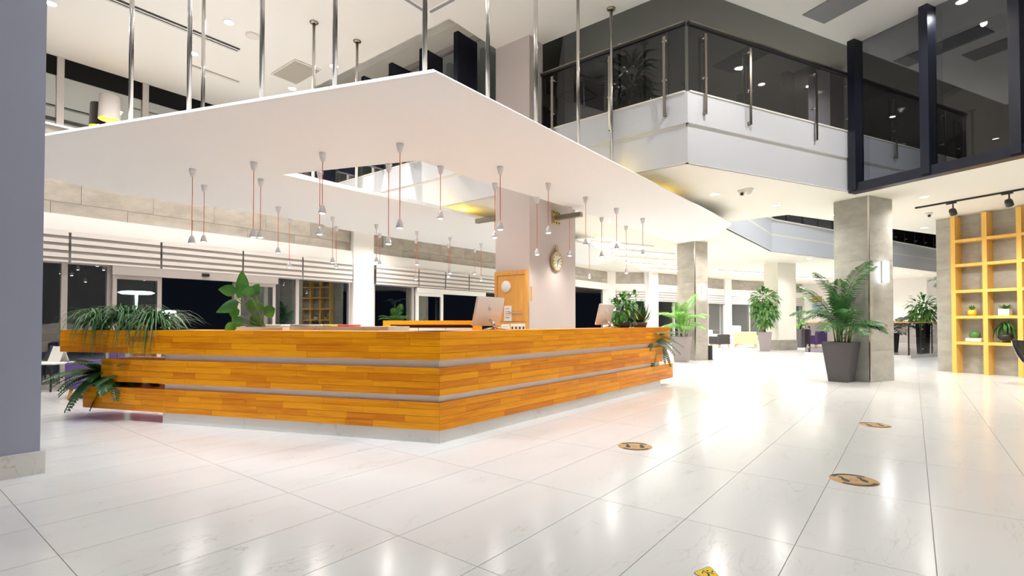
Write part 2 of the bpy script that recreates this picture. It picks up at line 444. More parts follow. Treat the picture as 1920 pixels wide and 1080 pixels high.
# mezzanine slab with the stair void
V0, V1, V3, V4, V5 = (Vector((6.82, 12.66, 0)), Vector((5.48, 13.75, 0)), Vector((9.7, 19.2, 0)), Vector((24, 28.1, 0)), Vector((22.1, 20.0, 0)))
WLs = W(8.3, W14)
EF = EE - dg * 26
front = [WLs, W(8.3, 8.0), CR + d1 * .2, CB, B, EE]
def quad_slab(name, ps, z0, z1, mat):
    return struct(MB().prism(xy(*ps), z0, z1).build(name, mat))
NL = W(24, 13.5)
q1 = V0 - (V1 - V0).normalized() * -0.0
# soffit pieces around the void (all one object)
sl = MB()
sl.prism(xy(*front, V5, V0, V1, WLs + d1 * 4), ZS, ZF)
sl.prism(xy(WLs + d1 * 4, V1, V3, W(26, 12.5), W(26, W14 + 1), W(8, W14 + 1)), ZS, ZF)
sl.prism(xy(V3, V4, Vector((45, 34, 0)), Vector((40, 58, 0)), Vector((2, 45, 0)), W(26, 12.5)), ZS, ZF)
sl.prism(xy(EE, Vector((30, 19, 0)), Vector((45, 34, 0)), V4, V5), ZS, ZF)
struct(sl.build('ceiling_mezzanine', M['cream']))
lowroof = MB().prism(xy(RR - dg * .12, EE - dg * .12, EE + dh * 14 - dg * .12, EE + dh * 14 + dg * 20, RR + dg * 9), ZS - .003, ZS + .14)
struct(lowroof.build('ceiling_low_roof', M['cream']))
# balcony fascia: projecting upper and lower boards with a groove between
def fascia(name, a, b, e0=0, e1=0, zs=((ZS + .0, 4.50, .05), (4.56, ZF, .07))):
    d = (b - a); L = d.length; rz = math.atan2(d.y, d.x)
    r = root(name, a, rz)
    for z0, z1, p in zs:
        MB().box(-e0 * p, L + e1 * p, -p, .02, z0, z1).build('fascia_board', M['fascia'], r)
    MB().box(0, L, -.085, .10, ZF, ZF + .025).build('floor_edge', M['cream'], r)
    MB().box(0, L, -.035, .02, 4.50, 4.56).build('groove', M['cream'], r)
    return r
fascia('trim_1', CB + (B - CB).normalized() * .02, B, 0, .617)
fascia('trim_2', B, EE, .617, 0)
fascia('trim_3', WLs + (CL - WLs) * .0, W(8.3, CL.dot(d2)))
fascia('trim_4', V3, V1); fascia('trim_5', V4, V3)

# ------------------------------------------------------------------ enclosing walls the picture does not show much of
struct(MB().box(-22, 22, -12.8, -12.5, 0, ZC).build('wall_back', M['white']))
struct(MB().box(21.8, 22.1, -12.5, 5.0, 0, ZC).build('wall_side', M['white']))
def wall_ab(name, a, b, z0, z1, mat, th=.2):
    d = Vector(b) - Vector(a); d.z = 0
    o = MB().box(0, d.length, 0, th, z0, z1).build(name, mat, None, (a[0], a[1], 0), math.atan2(d.y, d.x))
    return struct(o)
wall_ab('wall_upper_left', (1.35, 19.0, 0), (1.2, 11.6, 0), ZF, ZU, M['upgrey'])
wall_ab('wall_upper_back', (1.0, 18.5, 0), (9.0, 26.0, 0), ZF, ZU, M['upgrey'])
wall_ab('wall_upper_far', (9.0, 26.0, 0), (44.0, 42.0, 0), ZF, ZU, M['upgrey'])
MB()
struct(MB().box(-60, 60, -20, 90, -.3, -.13).build('ground', M['asphalt']))

# ------------------------------------------------------------------ window wall on the left
wl = root('wall_left', W(0, W12), A1)
smin, smax = -1.5, 25.0
MB().box(smin, smax, -.10, .12, 2.95, 3.28).build('white_band', M['white'], wl)
MB().box(smin, smax, .02, .14, 3.28, 4.93).build('backing_wall', M['conc'], wl)
MB().box(smin, 8.3, -.06, 1.75, 4.93, 4.97).build('window_ledge', M['white'], wl)
p0, p1 = on_t(657, W12), on_t(695, W12)
for r_, (z0, z1) in enumerate(((3.28, 3.52), (3.52, 4.10), (4.10, 4.68), (4.68, 4.93))):
    me_pan = MB().box(-.597, .597, -.03, .02, .003, z1 - z0 - .003).mesh('wall_panel', M['conc'])
    x = smin + (0.6 if r_ % 2 else 0.15) + .6
    while x < smax:
        if not (p0 - .5 < x < p1 + .5):
            inst('wall_panel', me_pan, wl, (x, 0, z0))
        x += 1.2
MB().box(p0, p1, -.14, .15, 0, 4.0).build('pilaster', M['white'], wl)
MB().box(p1 + 8.1, p1 + 9.0, -.14, .15, 0, 4.0).build('pilaster', M['white'], wl)

n_win = [0]
def window_bay(base, x0, x1, mulls, door=None, z1=2.42):
    n_win[0] += 1
    w = root('window_%d' % n_win[0], base.location, base.rotation_euler.z)
    xs = [x0] + list(mulls) + [x1]
    for x in xs: MB().box(x - .045, x + .045, -.04, .08, 0, z1).build('mullion', M['alu'], w)
    MB().box(x0, x1, -.03, .07, 0, .09).build('bottom_rail', M['alu'], w)
    MB().box(x0, x1, -.03, .07, z1 - .06, 2.95).build('head_rail', M['alu'], w)
    for a, b in zip(xs[:-1], xs[1:]):
        if door and abs(a - door[0]) < .02: continue
        MB().box(a + .045, b - .045, .015, .025, .09, z1 - .06).build('pane', M['glassn'], w)
    return w
S = lambda u: on_t(u, W12)
window_bay(wl, S(60), S(655), [S(119), S(204), S(297), S(441), S(497), S(556)], (S(297),))
window_bay(wl, S(699), S(928) + 2.2, [S(773), S(828), S(900)], (S(828),))
window_bay(wl, -1.4, S(60) - .1, [-.2])
# automatic door: header box, sensor and framed leaves
ad = thing('automatic_door', 'automatic sliding glass door under white striped blinds, standing open to the black night', 'door', W(0, W12), A1)
MB().box(S(205), S(515), -.17, -.05, 2.2, 2.38).build('header_box', M['alu'], ad)
MB().box(S(372), S(385), -.20, -.17, 2.27, 2.34).build('sensor', M['black'], ad)
for a, b in ((S(207), S(298)), (S(441), S(512))):
    leaf = MB()
    leaf.box(a, a + .07, -.12, -.06, .02, 2.2).box(b - .07, b, -.12, -.06, .02, 2.2).box(a + .07, b - .07, -.12, -.06, .02, .1).box(a + .07, b - .07, -.12, -.06, 2.12, 2.2)
    lf = leaf.build('door_leaf', M['alu'], ad)
    MB().box(a + .07, b - .07, -.095, -.085, .1, 2.12).build('pane', M['glassn'], lf)
sd = thing('sliding_door', 'pale framed sliding door leaf beside the black doorway, behind the tall grey monitor', 'door', W(0, W12), A1)
a, b = S(776), S(826)
MB().box(a, a + .1, -.12, -.06, .02, 2.2).box(b - .1, b, -.12, -.06, .02, 2.2).box(a + .1, b - .1, -.12, -.06, .02, .12).box(a + .1, b - .1, -.12, -.06, 2.1, 2.2).build('door_leaf', M['white'], sd)
MB().box(a + .1, b - .1, -.095, -.085, .12, 2.1).build('pane', M['glassn'], sd)
MB().box(a, S(905), -.16, -.05, 2.2, 2.36).build('header_box', M['white'], sd)
# striped blinds
def blind(base, x0, x1, label, n=4, z0=2.38, z1=2.95, y=-.16):
    b = thing('zebra_blind', label, 'blind', base.location, base.rotation_euler.z, 'striped blinds over the windows')
    h = (z1 - z0 - .03) / n
    for i in range(n):
        zz = z0 + .03 + i * h
        MB().box(x0 + .02, x1 - .02, y - .008, y + .004, zz + h * .42, zz + h).build('fabric_band', M['blind'], b)
    MB().box(x0 + .02, x1 - .02, y + .006, y + .012, z0 + .03, z1).build('sheer_backing', M['sheer'], b)
    MB().box(x0 + .02, x1 - .02, y - .014, y + .014, z0, z0 + .035).build('bottom_rail', M['blind'], b)
    return b
bl = [(-1.4, S(57)), (S(57), S(125)), (S(125), S(296)), (S(296), S(449)), (S(449), S(561)), (S(561), S(655)), (S(698), S(779)), (S(779), S(829)), (S(829), S(873)), (S(873), S(929)), (S(929), S(929) + 1.9)]
where = ['partly hidden behind the blue grey pillar, outside the picture edge', 'first one right of the blue grey pillar', 'above the wavy reflecting panes, with a slack pull cord',
         'directly over the open automatic door', 'over the right half of the automatic door header', 'last one before the white pilaster', 'first one right of the white pilaster',
         'second one right of the white pilaster, over the pale door leaf', 'over the black doorway by the credenza', 'beside the mauve column, above the grey monitor', 'hidden behind the mauve column']
for (a, b), w_ in zip(bl, where):
    blind(wl, a, b, 'striped fabric blind, ' + w_)

# upper glazing of the left wall
uw = root('window_upper', W(0, W14), A1)
ux = [on_t(10, W14), on_t(106, W14), on_t(267, W14), on_t(400, W14), on_t(500, W14), on_t(600, W14), 8.2]
for a, b in zip(ux[:-1], ux[1:]):
    MB().box(a + .06, b - .06, .015, .025, 4.97, 6.5).build('pane', M['glassu'], uw)
for x in ux: MB().box(x - .06, x + .06, -.05, .09, 4.97, 6.9).build('mullion', M['alu'], uw)
MB().box(ux[0], ux[-1], -.03, .03, 5.52, 5.58).build('transom', M['black'], uw)
MB().box(ux[0], ux[-1], .0, .10, 6.5, 6.9).build('black_header', M['matt'], uw)

# mezzanine window front with fins left of the column
fw = root('window_mezzanine', W(8.3, 0), A1 + R(90))      # local x = d2, local y = -d1
tx = [6.6, 7.7, 8.8, 9.9, 11.0, 12.1, 13.2, 14.2]
for a, b in zip(tx[:-1], tx[1:]):
    MB().box(a + .04, b - .04, -.02, -.01, ZF + .1, 7.4).build('pane', M['glassn'], fw)
for x in tx: MB().box(x - .05, x + .05, -.06, .05, ZF, 7.4).build('mullion', M['alu'], fw)
MB().box(tx[0], tx[-1], -.06, .05, 7.4, 7.5).build('head_rail', M['alu'], fw)
MB().box(tx[0] - .2, tx[-1], -.25, -.02, 7.5, ZU).build('wall_over', M['cream'], fw)
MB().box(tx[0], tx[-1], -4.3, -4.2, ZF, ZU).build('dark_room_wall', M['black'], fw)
gi = 'dark fins before the mezzanine windows'
for k, t in enumerate((7.4, 8.45, 9.5, 10.55, 11.6, 12.65)):
    f_ = MB().box(-.06, .06, -.62, -.02, 0, 2.15).build('window_fin', M['dark'], None, W(8.3 - .1, t, ZF - .02), A1 + R(90) + R(180))
    f_.rotation_euler.z = A1 - R(90)
    f_.location = W(8.22, t, ZF + .03)
    tag(f_, ['tallest dark upright fin just left of the mauve column top', 'second dark upright fin left of the mauve column', 'third dark fin above the canopy, shorter in view',
             'fourth dark fin peeping over the canopy edge', 'fifth dark fin, seen through the canopy opening', 'sixth dark fin, nearest the left window wall'][k], 'fin', gi)

# ------------------------------------------------------------------ left pillar
pl = thing('pillar', 'massive blue grey painted pillar at the picture edge with marble skirting', 'pillar', (-3.865, 4.285, 0), A1)
MB().box(-5, -.03, .03, 1.6, 0, ZC).build('shaft', M['bluegrey'], pl)
MB().box(-5, .0, -.0, 1.63, 0, .185).build('skirting', M['plinth'], pl)

# ------------------------------------------------------------------ core column with cupboard, clock
co = thing('column', 'broad mauve column with a wooden cupboard door and a pocket watch clock', 'column', CR, A1)
MB().box(0, 1.724, 0, .86, 0, ZS).build('lower_shaft', M['mauve'], co)
MB().box(0, .457, 0, .86, ZS, ZC).build('upper_shaft', M['mauve'], co)
AL = A1 - R(90)
cu = thing('wall_cupboard', 'tall honey oak cupboard set in the mauve column, with oval sign', 'cupboard', CL, AL)
MB().box(.0, .065, -.04, .0, 0, 2.27).box(.775, .84, -.04, .0, 0, 2.27).box(.065, .775, -.04, 0, 2.19, 2.27).build('frame', M['oak'], cu)
dr = MB().box(.07, .77, -.028, -.004, 1.265, 2.185).build('door', M['oak'], cu)
MB().box(.40, .68, -.062, -.05, 1.425, 1.45).box(.42, .435, -.05, -.028, 1.43, 1.445).box(.645, .66, -.05, -.028, 1.43, 1.445).build('handle', M['alu'], dr)
MB().box(.07, .77, -.028, -.004, .1, 1.255).build('lower_door', M['oak'], cu)
sg = MB(); sg.lathe([(0, 0), (.118, 0), (.118, .012), (0, .012)], 28)
o = sg.build('oval_sign', M['paper'], None); o.rotation_euler = (R(90), 0, AL); o.location = CL + Vector((math.cos(AL), math.sin(AL), 0)) * .30 + Vector((0, 0, 1.965)) - d1 * .03
tag(o, 'blank round white plaque on the oak cupboard door', 'sign')
nt_ = thing('paper_notice', 'white paper notice with coloured lines taped to the oak cupboard', 'notice', CL, AL)
MB().box(.25, .44, -.034, -.031, 1.27, 1.58).build('sheet', M['paper'], nt_)
for k, (z, m_, x1) in enumerate(((1.51, 'grey', .38), (1.455, 'red', .40), (1.415, 'grey', .40), (1.375, 'yellow', .40), (1.335, 'grey', .40))):
    MB().box(.28, x1, -.0355, -.0343, z, z + .012).build('text_line', M[m_], nt_)
kp = MB().box(.03, .07, -.012, 0, 1.66, 1.95).build('key_plate', M['oak'], None, CR, A1)
tag(kp, 'narrow wooden plate on the mauve column beside the cupboard', 'plate')
ck = thing('wall_clock', 'large brass pocket watch clock hanging on the mauve column', 'clock', CR + d1 * .905 + Vector((0, 0, 2.52)), A1)
def facing(mb, name, mat, parent, loc=(0, 0, 0)):        # turned shapes built along z, laid against a wall (facing local -y)
    o = mb.build(name, mat, parent, loc); o.rotation_euler = (R(90), 0, 0); return o
facing(MB().lathe([(.19, 0.0), (.205, .02), (.205, .06), (.195, .075), (.175, .078), (.17, .066)], 32), 'case', M['brass'], ck)
facing(MB().disc(.172, .066, 32), 'dial', M['dial'], ck)
hd = MB()
for k in range(12):
    w = 2 * math.pi * k / 12; c_, s_ = math.cos(w), math.sin(w)
    hd.tube([(c_ * .125, s_ * .125, .069), (c_ * .155, s_ * .155, .069)], .007, 5)
facing(hd, 'numerals', M['ink'], ck)['kind'] = 'stuff'
facing(MB().tube([(0, 0, .072), (.07, .05, .072)], .006, 5), 'hour_hand', M['ink'], ck)
facing(MB().tube([(0, 0, .074), (-.02, -.12, .074)], .005, 5), 'minute_hand', M['ink'], ck)
facing(MB().lathe([(.025, -.03), (.035, 0), (.03, .03), (0, .035)], 12), 'crown', M['brass'], ck, (0, -.04, .225)).rotation_euler = (0, 0, 0)
tr = MB(); n = 16
tr.tube([(.042 * math.cos(2 * math.pi * k / n), 0, .042 * math.sin(2 * math.pi * k / n)) for k in range(n + 1)], .009, 6)
tr.build('ring', M['brass'], ck, (0, -.04, .29))
# canopy brackets on the column
def bracket(loc, rz, L, label):
    b = thing('steel_bracket', label, 'bracket', loc, rz)
    MB().box(-.15, .15, -.02, 0, -.14, .14).build('plate', M['brass'], b)
    MB().box(-.05, .05, -L, -.02, -.045, .045).build('arm', M['bronze'], b)
    for x in (-.1, 0, .1):
        for z in (-.1, .1):
            MB().box(x - .02, x + .02, -.026, -.02, z - .014, z + .014).build('bolt', M['ink'], b)
bracket(CR + d1 * .93 + Vector((0, 0, 3.43)), A1, .62, 'bolted brass coloured steel bracket above the pocket watch clock')
bracket(CL + d1 * .25 + Vector((0, 0, 3.45)), A1 + R(180), .75, 'short steel arm from the left face of the mauve column')

# ------------------------------------------------------------------ canopy ring
ZK = 3.6
outline = [(818, 135), (85, 255), (25, 265), (-5, 281), (8, 303), (45, 322), (83, 333), (187, 355), (267, 370), (360, 383), (473, 398), (606, 421), (611, 425), (657, 433), (694, 439), (927, 474), (1060, 494), (1120, 497), (1150, 490), (1148, 477),
           (1110, 461), (1000, 434), (902, 411), (797, 386), (664, 358), (530, 327.5), (785, 301), (927, 348), (995, 367), (1093, 398), (1267, 455), (1300, 452.5), (1322, 449), (1341, 443), (1357, 433), (1370, 423), (1372, 418)]
pb = [G(u, v, ZK) for u, v in outline]
ar = sum(pb[i].x * pb[(i + 1) % len(pb)].y - pb[(i + 1) % len(pb)].x * pb[i].y for i in range(len(pb)))
if ar < 0: pb = pb[::-1]
pt = []
for i, q in enumerate(pb):                                # bevelled rim: the top outline stands back from the lower one
    a_, b_ = (q - pb[i - 1]).normalized(), (pb[(i + 1) % len(pb)] - q).normalized()
    n_ = Vector((-(a_.y + b_.y), a_.x + b_.x, 0)).normalized()
    c_ = max(.35, n_.dot(Vector((-a_.y, a_.x, 0))))
    pt.append(q + n_ * min(.22, .16 / c_))
nb = len(pb)
cm = MB()
cm.add([(q.x, q.y, ZK) for q in pb] + [(q.x, q.y, ZK + .004) for q in pb] + [(q.x, q.y, ZK + .12) for q in pt],
       [tuple(range(nb - 1, -1, -1)), tuple(range(2 * nb, 3 * nb))] + [(k * nb + i, k * nb + (i + 1) % nb, k * nb + nb + (i + 1) % nb, k * nb + nb + i) for k in (0, 1) for i in range(nb)])
cn = cm.build('suspended_canopy', M['canopy'])
tag(cn, 'huge white angular canopy ring hanging over the reception counter', 'canopy')
# rods
rp = MB()
me_rod = MB().tube([(0, 0, 0), (0, 0, ZC - ZK - .12)], .028, 12).mesh('rod', M['steel'])
me_fl = MB().lathe([(.0, 0), (.08, 0), (.075, -.02), (.03, -.03)], 16).mesh('ceiling_flange', M['bronze'])
def rod_at(u, y): return Vector(((u - 960) / F * y, y, ZK + .12))
rods = [(795, 5.69, 'steel rod rising from the front corner of the canopy'), (914, 6.55, 'first steel rod right of the canopy corner'), (1005, 7.39, 'second steel rod right of the canopy corner, before the mauve column edge'),
        (1085, 8.30, 'third steel rod right of the canopy corner, before the balcony railing'), (1148, 9.18, 'steel rod with a dark ceiling flange in front of the balcony plant'),
        (625, 6.03, 'first steel rod left of the canopy corner'), (487, 6.33, 'thick looking steel rod left of the square ceiling panel'), (350, 6.66, 'left one of the close pair of steel rods'),
        (240, 6.96, 'steel rod just right of the white table lamp'), (376, 8.3, 'right one of the close pair of steel rods'), (585, 9.6, 'steel rod whose ceiling flange is beside the square ceiling panel'),
        (667, 10.25, 'slim far steel rod, also seen through the canopy opening')]
for u, y, lb in rods:
    t_ = thing('suspension_rod', lb, 'rod', rod_at(u, y), 0, 'steel rods carrying the canopy')
    inst('rod', me_rod, t_); inst('ceiling_flange', me_fl, t_, (0, 0, ZC - ZK - .12))
# pendants
me_rose = MB().lathe([(.0, 0), (.05, 0), (.048, -.03), (.036, -.085), (.022, -.118), (0, -.12)], 16).mesh('ceiling_rose', M['rose'])
me_shade = MB().lathe([(.008, .0), (.02, -.01), (.038, -.05), (.049, -.10), (.05, -.125), (.044, -.125), (.04, -.09)], 16).mesh('shade', M['alum'])
me_bulb = MB().lathe([(0, -.133), (.02, -.131), (.034, -.122), (.038, -.105)], 12).mesh('bulb', M['bulb'])
cord_cache = {}
def pendant(u, v, vb, label, grp):
    p = G(u, v, ZK); drop = 2.35 * (vb - v) / (604 - v)
    L = drop - .135
    t_ = thing('pendant_lamp', label, 'pendant lamp', p, 0, grp)
    inst('ceiling_rose', me_rose, t_)
    q = round(L, 2)
    if q not in cord_cache: cord_cache[q] = MB().tube([(0, 0, -.11), (0, 0, -q)], .0055, 6).mesh('cord', M['cord'])
    inst('cord', cord_cache[q], t_)
    inst('shade', me_shade, t_, (0, 0, -q)); inst('bulb', me_bulb, t_, (0, 0, -q))
    lamp(spot(P_PEND if u < 860 else P_PEND * .4, WARM, 150, .03), t_, (0, 0, -q - .14))
g1, g2, g3 = 'pendants on the outer front of the canopy', 'pendants along the canopy opening', 'pendants along the back of the canopy'
o1 = [(361, 317, 458), (476, 305, 447), (605, 287, 402), (750, 270, 430), (938, 313, 433), (1028, 344, 439), (1098, 370, 461), (1156, 391, 468), (1205, 410, 478)]
o2 = [(383, 348, 455), (489, 336, 447), (600, 322, 442), (729, 308, 460), (826, 312, 412), (928, 344, 447), (1007, 370, 479), (1068, 389, 481), (1128, 408, 483), (1174, 424, 513)]
o3 = [(522, 388, 476), (543, 410, 502), (624, 407, 494), (631, 425, 503), (706, 421, 492), (712, 438, 497), (782, 434, 497), (780, 449, 525), (844, 445, 514), (841, 458, 520), (902, 456, 527), (890, 467, 515), (1105, 455, 522)]
ordn = ['first', 'second', 'third', 'fourth', 'fifth', 'sixth', 'seventh', 'eighth', 'ninth', 'tenth']
for i, q in enumerate(o1): pendant(*q, f'red corded pendant lamp, {ordn[i]} from the pillar in the front row' if i < 4 else f'red corded pendant lamp, {ordn[8 - i] if i < 8 else "first"} from the canopy tip in the front row', g1)
for i, q in enumerate(o2): pendant(*q, f'red corded pendant lamp, {ordn[i]} from the pillar on the opening edge' if i < 5 else f'red corded pendant lamp, {ordn[9 - i]} from the canopy tip on the opening edge', g2)
l3 = ['first front one from the pillar', 'first rear one from the pillar', 'second front one from the pillar', 'second rear one from the pillar', 'front one just right of the white pilaster', 'rear one just right of the white pilaster',
      'front one over the pale door leaf', 'rear one over the pale door leaf', 'front one over the black doorway', 'rear one over the black doorway', 'front one closest to the mauve column', 'rear one closest to the mauve column', 'lone one right of the mauve column']
for q, l_ in zip(o3, l3): pendant(*q, 'small pendant lamp on the canopy back, ' + l_, g3)

# ------------------------------------------------------------------ reception counter
C0 = Vector((-.742, 5.30, 0)); AC = math.atan2(-.2876, .9577)
rc = thing('reception_counter', 'angular reception counter clad in orange wood strips over a marble plinth', 'reception counter', C0)
bands = ((.855, 1.15, 5.54, 6.36), (.49, .778, 4.78, 5.96), (.135, .42, 5.10, 6.50))
lens_ = (.34, .52, .70, .92)
rows = 4
def strip_mesh(L, h): return MB().box(0, L - .0025, 0, .018, 0, h - .0025).mesh('wood_strip', M['strip'])
rnd = random.Random(3)
sm = {}
nstrip = 0
for bi, (z0, z1, LL, LR) in enumerate(bands):
    h = (z1 - z0) / rows
    for side in (0, 1):
        rz = AC if side == 0 else A1
        L = LL if side == 0 else LR
        rm = Matrix.Rotation(rz, 3, 'Z')
        for r_ in range(rows):
            x = 0.0
            if r_ % 2: x = 0.0
            while x < L - .001:
                ln = rnd.choice(lens_) * (1.15 if side else 1.0)
                if L - x - ln < .22: ln = L - x
                ln = round(ln, 3)
                k = (ln, round(h, 4))
                if k not in sm: sm[k] = strip_mesh(ln, h)
                x0 = x - L if side == 0 else x
                proud = rnd.choice((0, 0, .0012, .002))
                inst('wood_strip', sm[k], rc, rm @ Vector((x0, -proud, z0 + r_ * h)), (0, 0, rz)); nstrip += 1
                x += ln
for side in (0, 1):
    rz = AC if side == 0 else A1
    sx = lambda a, b: (-b, -a) if side == 0 else (a, b)
    for bi, (z0, z1, LL, LR) in enumerate(bands):
        L = LL if side == 0 else LR
        a, b = sx(0, L)
        MB().box(a + .002, b - .002, .0185, .50, z0 + .002, z1 - (.02 if bi == 0 else .004)).build('shelf_box', M['cred'], rc, (0, 0, 0), rz)
    Lc = 3.75 if side == 0 else 5.9
    a, b = sx(0, Lc)
    tm = lambda q: ((a, b - q * .685) if side == 0 else (a + q * .685, b))
    MB().box(*tm(.045), .045, .10, .40, .50).box(*tm(.045), .045, .10, .77, .86).build('metal_strip', M['metal'], rc, (0, 0, 0), rz)
    MB().box(*tm(.1), .10, .60, .02, 1.12).build('core', M['white'], rc, (0, 0, 0), rz)
    npc = 3 if side == 0 else 4
    for k in range(npc):
        a, b = sx(Lc * k / npc, Lc * (k + 1) / npc)
        MB().box(a + .001, b - .001, .02, .06, 0, .135).build('plinth_stone', M['plinth'], rc, (0, 0, 0), rz)
    a, b = sx(0, 3.9 if side == 0 else 6.36)
    MB().box(a, b, .0, .62, 1.132, 1.15).build('counter_top', M['cred'], rc, (0, 0, 0), rz)
MB().box(-3.4, -.96, .62, 1.15, .2, 1.197).build('stone_ledge', M['plinth'], rc, (0, 0, 0), AC)
MB().box(-5.52, -3.9, .04, .48, 1.125, 1.14).build('planter_soil', M['soil'], rc, (0, 0, 0), AC)
def ctr(side, x, y, z):                                   # counter coordinates -> world
    p = Matrix.Rotation(AC if side == 0 else A1, 3, 'Z') @ Vector((x, y, 0)) + C0
    return Vector((p.x, p.y, z))
# papers and brochures on the stone ledge
bro = [(505, 548, 'paper', 'white open magazine on the stone ledge, nearest the leafy plant'), (551, 589, 'grey', 'grey brochure on the stone ledge, second from the leafy plant'), (588, 617, 'paper', 'white leaflet with dark print on the stone ledge'),
       (616, 640, 'yellow', 'yellow edged brochure on the stone ledge'), (641, 667, 'red', 'red folder at the end of the row on the stone ledge')]
for u0, u1, m_, lb in bro:
    k = ((u0 + u1) / 2 - 960) / F
    # solve along the ledge
    best = min((abs((ctr(0, x / 50, .85, 0).x) - k * ctr(0, x / 50, .85, 0).y), x / 50) for x in range(-170, -40))[1]
    w = (u1 - u0) * 6.8 / F * .9
    o = MB().rbox(-w / 2, w / 2, -.14, .14, 0, .022, .006).build('brochure', M[m_], None, ctr(0, best, .86, 1.197), AC + random.uniform(-.2, .2))
    tag(o, lb, 'brochure', 'papers on the stone ledge')
# monitors seen from behind
def monitor(x, label):
    m = thing('computer_monitor', label, 'monitor', ctr(1, x, .33, 1.15), A1)
    tilt = R(-8)
    sh = MB().rbox(-.265, .265, -.012, .02, 0, .37, .012).build('shell', M['imac'], m, (0, .08, .055)); sh.rotation_euler = (R(14), 0, 0)
    MB().lathe([(0, 0), (.035, 0), (.03, .006), (0, .006)], 14).build('rear_disc', M['rose'], sh, (0, -.012, .24)).rotation_euler = (R(90), 0, 0)
    MB().box(-.255, .255, .0205, .022, .06, .355).build('screen', M['black'], sh)
    MB().tube([(0, .02, .13), (0, -.05, .08), (0, -.06, .03)], .018, 8).build('stand_neck', M['chrome'], m)
    for w in (-150, -100, -40, 30, 80, 150):
        MB().tube([(0, -.055, .035), (math.sin(R(w)) * .2, -.03 + math.cos(R(w)) * .10 - .04, .008)], [.012, .008], 6).build('leg', M['chrome'], m)
monitor(1.2, 'cream backed computer monitor on spider legs before the oak cupboard')
monitor(4.3, 'cream backed computer monitor beside the bushy plants at the far counter end')
# things behind the counter
cd = thing('credenza', 'orange wooden credenza with pale drawers behind the reception counter', 'credenza', D(718, 620, 8.2).xy.to_3d())
MB().box(0, 1.55, 0, .5, 0, .2).box(0, .12, 0, .5, .2, 1.275).box(1.43, 1.55, 0, .5, .2, 1.275).box(.12, 1.43, 0, .5, 1.21, 1.275).box(.12, 1.43, .4, .5, .2, 1.21).build('carcass', M['cred'], cd)
for k in range(3):
    d_ = MB().box(.13 + k * .435, .13 + k * .435 + .425, .03, .06, .25, 1.16).build('drawer', M['blind'], cd)
    MB().box(.13 + k * .435 + .1, .13 + k * .435 + .32, .015, .03, 1.08, 1.10).build('handle', M['steel'], d_)
bd = thing('back_desk', 'white back desk under the box files, behind the counter', 'desk', (-.35, 9.25, 0))
MB().box(0, .85, 0, .45, .88, .92).build('desktop', M['white'], bd)
for x in (.02, .79): MB().box(x, x + .04, .02, .43, 0, .88).build('side_panel', M['white'], bd)
for k, nm in enumerate(('first', 'second', 'third', 'fourth')):
    b_ = thing('box_file', f'white box file with dark label, {nm} from the white card', 'box file', (D(957 + k * 7, 620, 9.38).x, 9.38, .92), 0, 'box files on the back desk')
    MB().box(.004, .064, 0, .25, 0, .30).build('case', M['paper'], b_)
    MB().box(.018, .05, -.002, 0, .20, .25).build('label_plate', M['ink'], b_)
cdp = thing('display_card', 'white printed card standing left of the box files', 'card', (D(940, 620, 9.36).x, 9.36, .92))
MB().box(0, .15, 0, .006, 0, .29).build('sheet', M['paper'], cdp)
for z in (.2, .24): MB().box(.02, .13, -.001, 0, z, z + .01).build('text_line', M['grey'], cdp)

# ------------------------------------------------------------------ clad columns under the mezzanine
def clad(u, v, wd, dp, label, mat, panels=True):
    p = G(u, v)
    c = thing('column', label, 'column', p, A2)
    if not panels:
        MB().box(0, wd, 0, dp, 0, ZS).build('shaft', mat, c)
        MB().box(-.02, wd + .02, -.02, dp + .02, 0, .45).build('skirting', M['conc'], c)
        return c
    MB().box(.01, wd - .01, .01, dp - .01, 0, ZS).build('shaft', mat, c)
    zs = [0, .66, 1.30, 2.55, ZS]
    for a, b in zip(zs[:-1], zs[1:]):
        MB().box(.012, wd, -.012, .01, a + .002, b - .002).build('cladding_panel', mat, c)
        MB().box(-.012, .01, .012, dp, a + .002, b - .002).build('cladding_panel', mat, c)
    MB().box(-.013, .012, -.013, .012, 0, ZS).build('corner_trim', M['steel'], c)
    return c
c1 = clad(1632, 717, .83, .72, 'concrete clad square column behind the big palm, with lit sconce', M['conc2'])
c2 = clad(1304, 676, .55, .79, 'slim concrete clad column beside the light green palm', M['conc'])
c3 = clad(1460, 657, 1.19, .715, 'cream painted column behind the round headed tree', M['cream'], False)
def sconce(loc, rz, label):
    s_ = thing('wall_sconce', label, 'wall lamp', loc, rz)
    MB().box(-.05, .05, -.03, 0, -.22, .22).build('back_plate', M['steel'], s_)
    MB().rbox(-.06, .06, -.11, -.03, -.225, .225, .02).build('diffuser', M['sconce'], s_)
p = G(1632, 717)
sconce(p + dh * .45 - dh.cross(Vector((0, 0, 1))) * -.012 + Vector((0, 0, 2.31)), A2, 'glowing white sconce on the concrete column behind the big palm')
p = G(1304, 676)
sconce(p + dh * .32 + dh.cross(Vector((0, 0, 1))) * .012 + Vector((0, 0, 2.25)), A2, 'glowing white sconce on the slim column by the light palm')

